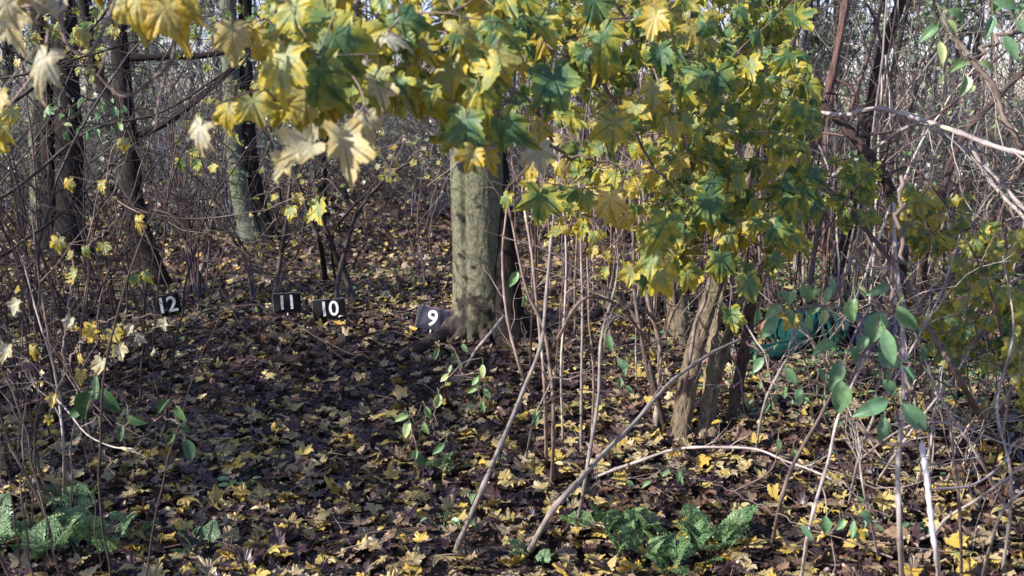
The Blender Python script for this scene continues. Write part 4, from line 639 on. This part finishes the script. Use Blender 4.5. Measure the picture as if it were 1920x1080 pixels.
# ------------------------------------------------------------ feathery herbs (cow parsley like)
def frond(mb, base, d, L, rg, rnd):
    side = nrmz(np.cross(d, [0, 0, 1.])); n = 11; pts = []
    for k in range(n+1):
        s = k/n; pts.append(base+np.array(d)*L*s+np.array([0, 0, 1])*L*(.75*s-.65*s*s))
    pts = np.array(pts); tube(mb, pts, np.linspace(.0018, .0006, n+1), 3, rnd); pos = []; tip = []; nr = []; sz = []
    for k in range(3, n+1):
        t = nrmz(pts[k]-pts[k-1]); nn = nrmz(np.cross(side, t)); nn = nn if nn[2] > 0 else -nn; pl = L*.42*(1-(k-3)/(n-1.5))
        for sgn in ((-1, 1) if k < n else (0,)):
            dd = nrmz(side*sgn+t*.55)
            for q in range(1, 6):
                b = pts[k]+dd*pl*q/5; 
                for e in (-1, 1): pos.append(b); tip.append(nrmz(dd+e*.8*np.cross(nn, dd)+rg.normal(0, .15, 3))); nr.append(nn+rg.normal(0, .25, 3)); sz.append(max(.011, pl*.42*(1-.1*q)))
                if q == 5: pos.append(b); tip.append(dd); nr.append(nn); sz.append(pl*.3)
    leaves(mb, OV_LO, pos, np.array(tip), np.array(nr), np.array(sz)*rg.uniform(.7, 1.35, len(sz)), np.clip(rnd+rg.normal(0, .1, len(pos)), 0, 1), rg)
def herb(px, py, nf, L, label, spread=.1):
    L *= .78; spread *= 1.25
    b = G(px, py); t = thing('cow_parsley', b, label, 'herb'); mb = MB()
    for k in range(nf):
        a = k*2.4+rg.uniform(0, .5); e = rg.uniform(.35, 2.0); o_ = b+np.array([rg.normal(0, spread), rg.normal(0, spread*.7), .01]); frond(mb, o_, nrmz([math.cos(a), math.sin(a), e]), L*rg.uniform(.6, 1.15), rg, rg.random())
    mb.build('fronds', 'herb_leaf', t, smooth=False)
herb(70, 1040, 34, .18, 'large feathery green herb clump in the bottom left corner', .09)
herb(1150, 1010, 15, .15, 'feathery green herb below the long slanting stick', .05)
herb(1225, 1075, 18, .14, 'feathery green herb at the bottom edge right of centre', .07)
herb(1330, 1040, 17, .15, 'feathery green herb tuft with bright fronds right of the others', .05)
herb(365, 1040, 5, .11, 'tiny sparse feathery seedling at the bottom left', .02)
herb(120, 945, 8, .11, 'small feathery herb just above the large corner clump', .04)
herb(830, 890, 7, .10, 'sparse pale herb in the litter left of the curving stem', .04)
herb(200, 1020, 6, .12, 'low dark herb beside the large corner clump', .05)
herb(1000, 1060, 5, .09, 'small herb rosette at the foot of the slanting stick', .03)
herb(450, 930, 3, .07, 'single small green seedling in the dark foreground litter', .02)
# creeping round-leaved plants in the foreground
for (px, py, lab) in ((830, 1000, 'round scalloped green leaves at the foot of the curving stem'), (900, 940, 'small grey green leaf rosette left of the slanting stick'), (450, 925, 'solitary round green leaf plant in dark litter'), (1590, 800, 'low leafy seedling below the large oval leaves'), (1700, 1000, 'low leafy seedling at the foot of the straight pale stem')):
    b = G(px, py); t = thing('ground_ivy', b, lab, 'plant'); mb = MB(); n = 7; a = rg.uniform(0, 6.28, n); d = rg.uniform(.02, .09, n); pos = b+np.stack([np.cos(a)*d, np.sin(a)*d, rg.uniform(.03, .06, n)], 1)
    sticks(mb, np.tile(b, (n, 1)), pos, .001, .001, .5, -.1); leaves(mb, OV, pos, np.stack([np.cos(a), np.sin(a), rg.normal(-.1, .2, n)], 1), np.array([[0, -.2, 1.]])+rg.normal(0, .2, (n, 3)), rg.uniform(.03, .05, n), rg.uniform(0, .6, n), rg); mb.build('leaves', 'green_leaf', t)

# ------------------------------------------------------------ numbered plates
def digits_mesh(txt, size):
    c = bpy.data.curves.new('numeral', 'FONT'); c.body = txt; c.size = size; c.align_x = 'CENTER'; c.align_y = 'CENTER'; c.extrude = .0009; c.offset = size*.014; c.space_character = .93
    o = bpy.data.objects.new('numeral_tmp', c); sc.collection.objects.link(o); bpy.context.view_layer.update()
    me = bpy.data.meshes.new_from_object(o.evaluated_get(bpy.context.evaluated_depsgraph_get())); bpy.data.objects.remove(o); return me
def rbox(mb, x, y, z, b):
    # bevelled plate: rounded corners in XZ
    pts = []
    for (sx, sz, a0) in ((1, 1, 0), (-1, 1, 90), (-1, -1, 180), (1, -1, 270)):
        for k in range(4): a = R(a0+k*30); pts.append((sx*(x/2-b)+b*math.cos(a), sz*(z/2-b)+b*math.sin(a)))
    n = len(pts); v = []
    for yy, s in ((-y/2, .985), (-y/2+.0008, 1), (y/2-.0008, 1), (y/2, .985)): v += [(px*s, yy, pz*s) for px, pz in pts]
    f = [[i*n+k, i*n+(k+1) % n, (i+1)*n+(k+1) % n, (i+1)*n+k] for i in range(3) for k in range(n)]; v += [(0, -y/2, 0), (0, y/2, 0)]
    f3 = [[4*n, (k+1) % n, k] for k in range(n)]+[[4*n+1, 3*n+k, 3*n+(k+1) % n] for k in range(n)]; mb.add(v, f3, f)
def plate(px, py, wpx, hpx, txt, roll, yaw, mat, label, basepy, tilt=-6):
    b = G(px, basepy); D = float(np.dot(b-CAM, f_)); w_ = 1.1*wpx/FPX*D/abs(math.cos(R(yaw))); h_ = 1.08*hpx/FPX*D; c = V(px, py-7, D)
    t = thing('number_plate', b, label, 'number plate', 'numbered evidence plates'); off = c-b
    def att(o, parent, l, rot=True):
        o.parent = parent; o.location = [float(q) for q in l]
        if rot: o.rotation_euler = (R(tilt), R(roll), R(yaw))
    mb = MB(); rbox(mb, w_, .004, h_, .004); o = bpy.data.objects.new('plate', mb.mesh('plate', mat, False)); sc.collection.objects.link(o); att(o, t, off)
    mb = MB(); rbox(mb, w_+.004, .003, h_+.004, .005); e_ = bpy.data.objects.new('rim', mb.mesh('rim', 'rim_grey', False)); sc.collection.objects.link(e_); e_.parent = o; e_.location = (0, .0036, 0)
    me = digits_mesh(txt, h_*1.02); me.materials.clear(); me.materials.append(MATS['numeral_white']); q = bpy.data.objects.new('numeral', me); sc.collection.objects.link(q); q.parent = o; q.rotation_euler = (R(90), 0, 0); q.location = (0, -.0034, 0)
    pm = MB(); tube(pm, [(0, .004, h_*.1-h_*.5), (0, .004, -h_*.5-.01), (0, .004, -h_*.5-.07)], [.005, .005, .002], 8); o2 = bpy.data.objects.new('peg', pm.mesh('peg', 'peg_white')); sc.collection.objects.link(o2); att(o2, t, off)
plate(811, 605, 55, 38, '9', 9, -8, 'plate_lit_black', 'black square plate painted lit grey with white 9 tilted beside the big trunk', 632)
plate(617, 587, 55, 35, '10', -4, 4, 'plate_black', 'black plate with white 10 standing right of the one reading 11', 612)
plate(538, 575, 45, 34, '11', -3, 10, 'plate_black', 'black plate with white 11 standing left of the one reading 10', 600)
plate(313, 580, 40, 37, '12', -7, 22, 'plate_black', 'black plate with white 12 partly behind twigs at left', 603)

# small dark log pieces near the hollow
for (px, py, L, r, lab) in ((520, 645, .22, .022, 'short dark log lying in the hollow below plate 11'), (540, 690, .16, .03, 'rotting dark wood chunk below the short log'), (560, 558, .9, .012, 'thin dead branch lying across the ground behind the plates'), (1000, 700, .5, .012, 'broken dead branch on the ground right of the big trunk'), (650, 960, .3, .008, 'thin brown stick in the foreground litter'), (200, 540, .6, .015, 'dead branch under the left dark trunks')):
    b = G(px, py); a = rg.uniform(-.25, .25); d = np.array([math.cos(a), math.sin(a), .02]); P = np.array([b-d*L/2, b+np.array([0, 0, .01]), b+d*L/2]); P[:, 2] = Z(P[:, 0], P[:, 1])+r*.8+.02; mb = MB(); tube(mb, smooth_path(P, 14), r*(1+.08*rg.normal(size=14)), 9, .3, bump=.05, rg=rg); o = mb.build('fallen_log', 'dark_ridged_bark'); tag(o, lab, 'dead wood')

# ------------------------------------------------------------ person lying behind the shrubs
def skinned(name, pts, edges, rads, mat, parent, lv=2, root=0):
    me = bpy.data.meshes.new(name); me.from_pydata([tuple(p) for p in pts], edges, []); o = bpy.data.objects.new(name, me); sc.collection.objects.link(o)
    sk = o.modifiers.new('skin', 'SKIN'); sk.use_smooth_shade = True; sk.use_x_symmetry = False
    for i, r in enumerate(rads): v = me.skin_vertices[0].data[i]; v.radius = r if isinstance(r, tuple) else (r, r); v.use_root = (i == root)
    ss = o.modifiers.new('sub', 'SUBSURF'); ss.levels = lv; ss.render_levels = lv
    bpy.context.view_layer.update(); m2 = bpy.data.meshes.new_from_object(o.evaluated_get(bpy.context.evaluated_depsgraph_get())); bpy.data.objects.remove(o); m2.name = name; m2.materials.clear(); m2.materials.append(MATS[mat])
    for p_ in m2.polygons: p_.use_smooth = True
    q = bpy.data.objects.new(name, m2); sc.collection.objects.link(q); q.parent = parent; return q
pb = G(1598, 680); pt = thing('person', pb, 'person in a green top and dark trousers lying on the ground behind the shrubs', 'person')
# local metres: x right, y away from the camera, z up. Chest rests left of the hips; head turned away at the left; legs to the right.
J = [(0.10, .22, .13), (-.02, .22, .14), (-.14, .23, .145), (-.26, .24, .14), (-.32, .36, .11), (-.36, .46, .10), (-.40, .54, .10),          # pelvis..chest..neck..head 0-6
     (-.24, .06, .10), (-.40, -.02, .055), (-.60, -.06, .05), (-.68, -.07, .045),                                                     # near arm stretched out to the left 7-10
     (-.25, .42, .10), (-.10, .56, .05), (.12, .60, .045), (.20, .60, .04),                                                       # far arm 11-14
     (.16, .14, .11), (.34, -.06, .12), (.52, .06, .06), (.66, .14, .05), (.72, .10, .04),                                                    # near leg, bent 15-19
     (.18, .32, .10), (.55, .38, .09), (.95, .42, .06), (1.03, .40, .05)]
E = [(0, 1), (1, 2), (2, 3), (3, 4), (4, 5), (5, 6), (3, 7), (7, 8), (8, 9), (9, 10), (3, 11), (11, 12), (12, 13), (13, 14), (0, 15), (15, 16), (16, 17), (17, 18), (18, 19), (0, 20), (20, 21), (21, 22), (22, 23)]
Rr = [(.085, .10), (.075, .09), (.08, .095), (.08, .10), (.055, .06), (.048, .048), (.080, .080), .048, .036, .029, .025, .048, .038, .030, .025, .075, .055, .045, .034, .03, .085, .062, .04, .035]
skinned('body', J, E, Rr, 'skin', pt)
for o in (9, 13):   # five fingers and a thumb root on each hand
    w_ = np.array(J[o+1]); d = nrmz(np.array(J[o+1])-np.array(J[o])); s = np.cross(d, [0, 0, 1]); 
    pts = [tuple(w_-d*.02), tuple(w_+d*.05)]; ed = [(0, 1)]; rr = [.022, (.034, .014)]
    for k, (off, L) in enumerate(((-.03, .06), (-.011, .075), (.009, .07), (.028, .055))):
        b = len(pts); pts += [tuple(w_+d*.075+s*off), tuple(w_+d*(.075+L*.5)+s*off*1.15+np.array([0, 0, .006])), tuple(w_+d*(.075+L)+s*off*1.2-np.array([0, 0, .010]))]; ed += [(1, b), (b, b+1), (b+1, b+2)]; rr += [.010, .0085, .007]
    b = len(pts); pts += [tuple(w_+d*.02-s*.035), tuple(w_+d*.05-s*.06)]; ed += [(0, b), (b, b+1)]; rr += [.012, .009]; skinned('hand', pts, ed, rr, 'skin', pt, 1)
top = [J[1], J[2], J[3], J[4], J[7], J[8], (-.57, -.055, .055), J[11], J[12], (.06, .59, .05)]
skinned('green_top', top, [(0, 1), (1, 2), (2, 3), (2, 4), (4, 5), (5, 6), (2, 7), (7, 8), (8, 9)], [(.10, .115), (.118, .135), (.12, .145), (.075, .08), .068, .056, .045, .065, .052, .042], 'green_cloth', pt)
# bunched folds of the top round the back
fb = MB()
for k in range(8):
    x = -.02-.038*k+.012*math.sin(k*5); a = np.linspace(-.6, math.pi+.5, 22); rr_ = .122+.005*math.sin(k*2.1); P = np.stack([x+.02*np.sin(a*2+k), .22-np.cos(a)*rr_*1.15, .13+np.sin(a)*rr_], 1)+np.array(pb); P[:, 2] = np.maximum(P[:, 2], pb[2]+.01); tube(fb, P, .011*(1+.4*np.sin(a*2.3+k)), 8, .5)
fb.build('cloth_folds', 'green_cloth', pt)
skinned('trousers', [J[1], J[0], J[15], J[16], J[17], (.62, .12, .055), J[20], J[21], (.90, .415, .065)], [(0, 1), (1, 2), (2, 3), (3, 4), (4, 5), (1, 6), (6, 7), (7, 8)], [(.10, .125), (.125, .145), .105, .088, .066, .055, .10, .080, .058], 'navy_cloth', pt)
skinned('shoe', [(.64, .13, .05), (.74, .10, .045), (.80, .05, .04)], [(0, 1), (1, 2)], [.045, .045, .036], 'shoe_black', pt); skinned('shoe', [(.96, .42, .06), (1.05, .41, .05), (1.10, .36, .04)], [(0, 1), (1, 2)], [.045, .045, .036], 'shoe_black', pt)
skinned('hair', [(-.405, .505, .125), (-.46, .54, .11), (-.42, .60, .10)], [(0, 1), (1, 2)], [.092, .085, .075], 'hair', pt)

# ------------------------------------------------------------ background woods
def bare_tree_proto(k, r, h, mat):
    t = thing('woodland_tree', (0, -500, 0), 'slim woodland tree trunk', 'tree'); g = np.random.default_rng(100+k); mb = MB(); P = [np.array([0, -500, -.1])]; d = np.array([g.normal(0, .06), g.normal(0, .04), 1.])
    for q in range(12): d = nrmz(d+g.normal(0, .05, 3)*[1, 1, 0]); P.append(P[-1]+d*h/12)
    P = np.array(P); n = 40; PP = smooth_path(P, n); rad = np.linspace(r, r*.35, n)*(1+.6*np.exp(-np.arange(n)/1.5)); tube(mb, PP, rad, 10, .5, bump=.04, rg=g); mb.build('trunk', mat, t)
    cr = MB(); nodes = []
    for q in range(16):
        i = int(n*g.uniform(.22, .98)); a = g.uniform(0, 6.28); grow(cr, PP[i], (math.cos(a), math.sin(a), .45), g.uniform(1, 2.4), rad[i]*.4, g, 2, 4, .15, .03, nodes, kids=4, seg=6)
    lf = MB(); crown_leaves(lf, nodes, g, 900, .12, M_LO, 0, 1, 3.6); c = cr.build('crown', 'black_twig', t); lf.build('leaves', 'far_leaf', c); return t
def shrub_proto(k, ns_, h, mat, nleaf):
    t = thing('thicket_shrub', (0, -500, 0), 'bare multi stemmed thicket shrub', 'shrub'); g = np.random.default_rng(200+k); mb = MB(); nodes = []
    for q in range(ns_):
        a = g.uniform(0, 6.28); b = np.array([g.normal(0, .12), -500+g.normal(0, .12), -.02]); grow(mb, b, (math.cos(a)*.55, math.sin(a)*.55, 1), h*g.uniform(.6, 1.1), g.uniform(.006, .013), g, 2, 4, .17, -.01, nodes, kids=5, kl=.42, rnd=g.random(), seg=9)
    mb.build('stems', mat, t)
    if nleaf: lf = MB(); crown_leaves(lf, nodes, g, nleaf, .055, OV_LO if k % 2 else M_LO, 0, 1, .3); lf.build('leaves', 'far_leaf', t)
    return t
tp = [bare_tree_proto(0, .13, 9, 'grey_bark'), bare_tree_proto(1, .10, 8, 'dark_bark'), bare_tree_proto(2, .07, 7, 'far_bark'), bare_tree_proto(3, .16, 10, 'dark_bark'), bare_tree_proto(4, .09, 8, 'far_bark')]
spr = [shrub_proto(0, 9, 3.0, 'red_twig', 170), shrub_proto(1, 11, 3.4, 'red_twig', 330), shrub_proto(2, 8, 2.4, 'red_twig', 60), shrub_proto(3, 12, 3.8, 'far_bark', 420), shrub_proto(4, 9, 3.0, 'black_twig', 120)]
g = np.random.default_rng(77); LT = ['pale grey green woodland trunk', 'dark woodland trunk', 'thin greyish trunk', 'broad dark woodland trunk', 'thin pale brown trunk']

def zone(x, y):
    px = x/y*FPX+960; zs = ((90, 'at the left edge'), (260, 'behind the wide dark trunk'), (430, 'left of the pale green trunk'), (560, 'behind plate 11'), (700, 'behind plate 10'), (840, 'left of the big trunk'), (1020, 'directly behind the big trunk'), (1220, 'right of the big trunk'), (1420, 'behind the coppiced stems'), (1600, 'behind the drooping limb'), (1780, 'behind the person'), (9999, 'at the right edge'))
    return ', '+('front row' if y < 13 else 'middle depth' if y < 21 else 'farthest back')+' '+[b for a, b in zs if px < a][0]
for i in range(42):
    y = 15+24*g.random()**.8; x = (g.random()*2-1)*(.56*y+1.5); k = int(g.integers(0, 5))
    if y < 16 and 520 < x/y*FPX+960 < 1000: y += 6
    loc = (x, y, float(Z(x, y))); copy_tree(tp[k], loc, g.uniform(0, 6.28), g.uniform(.8, 1.15), label=LT[k]+zone(x, y))['group'] = 'trunks in the background thicket'
LS = ['bare reddish brown thicket shrub', 'light brown sparse leaved shrub', 'low bare reddish shrub', 'leafy greyish thicket shrub', 'bare blackish thicket shrub']
for i in range(250):
    y = 7.5+26*g.random()**.9; x = (g.random()*2-1)*(.56*y+1.2); px = x/y*FPX+960; k = int(g.integers(0, 5))
    if 180 < px < 1100 and y < 11.5: continue
    if px <= 180 and y < 9: continue
    if 560 < px < 900 and y < 13.5: y += 4
    if px > 1100 and y < 8.3: y += 1.5
    loc = (x, y, float(Z(x, y))); copy_tree(spr[k], loc, g.uniform(0, 6.28), g.uniform(.75, 1.2)*(.78 if y > 17 else 1), label=LS[k]+zone(x, y))['group'] = 'shrubs of the background thicket'
for o in tp+spr:
    for c in list(o.children):
        for q in list(c.children): bpy.data.objects.remove(q)
        bpy.data.objects.remove(c)
    bpy.data.objects.remove(o)
# far-off wood as one mass
fw = MB(); n = 15000; y = g.uniform(30, 52, n); x = (g.random(n)*2-1)*(.58*y+6); z = Z(x, y)+g.random(n)**3.2*9; a = g.normal(0, .5, n); L = g.uniform(.5, 3, n)
A = np.stack([x, y, z], 1); B = A+np.stack([np.sin(a)*L, g.normal(0, .3, n), np.cos(a)*L], 1); sticks(fw, A, B, g.uniform(.006, .03, n), .004, g.random(n), .03)
n = 130; y = g.uniform(30, 55, n); x = (g.random(n)*2-1)*(.58*y+6); A = np.stack([x, y, Z(x, y)-.1], 1); B = A+np.stack([g.normal(0, .8, n), g.normal(0, .3, n), g.uniform(7, 13, n)], 1); sticks(fw, A, B, g.uniform(.05, .2, n), .04, g.random(n), 0)
fo = kind(fw.build('far_woodland', 'far_bark'), 'stuff'); tag(fo, 'distant mass of bare trunks and twigs behind the thicket', 'woodland')
fl = MB(); n = 34000; y = g.uniform(28, 50, n); x = (g.random(n)*2-1)*(.58*y+6); z = Z(x, y)+.1+g.random(n)**1.7*9; q = np.stack([x, y, z], 1)
leaves(fl, OV_LO, q, g.normal(0, 1, (n, 3)), g.normal(0, 1, (n, 3)), g.uniform(.07, .2, n), np.clip(.5+.3*np.sin(x*.7)*np.sin(z*1.3)+.2*g.normal(size=n), 0, 1), g); fo = kind(fl.build('far_foliage', 'far_leaf'), 'stuff'); tag(fo, 'distant pale leaves scattered through the far woodland', 'foliage')
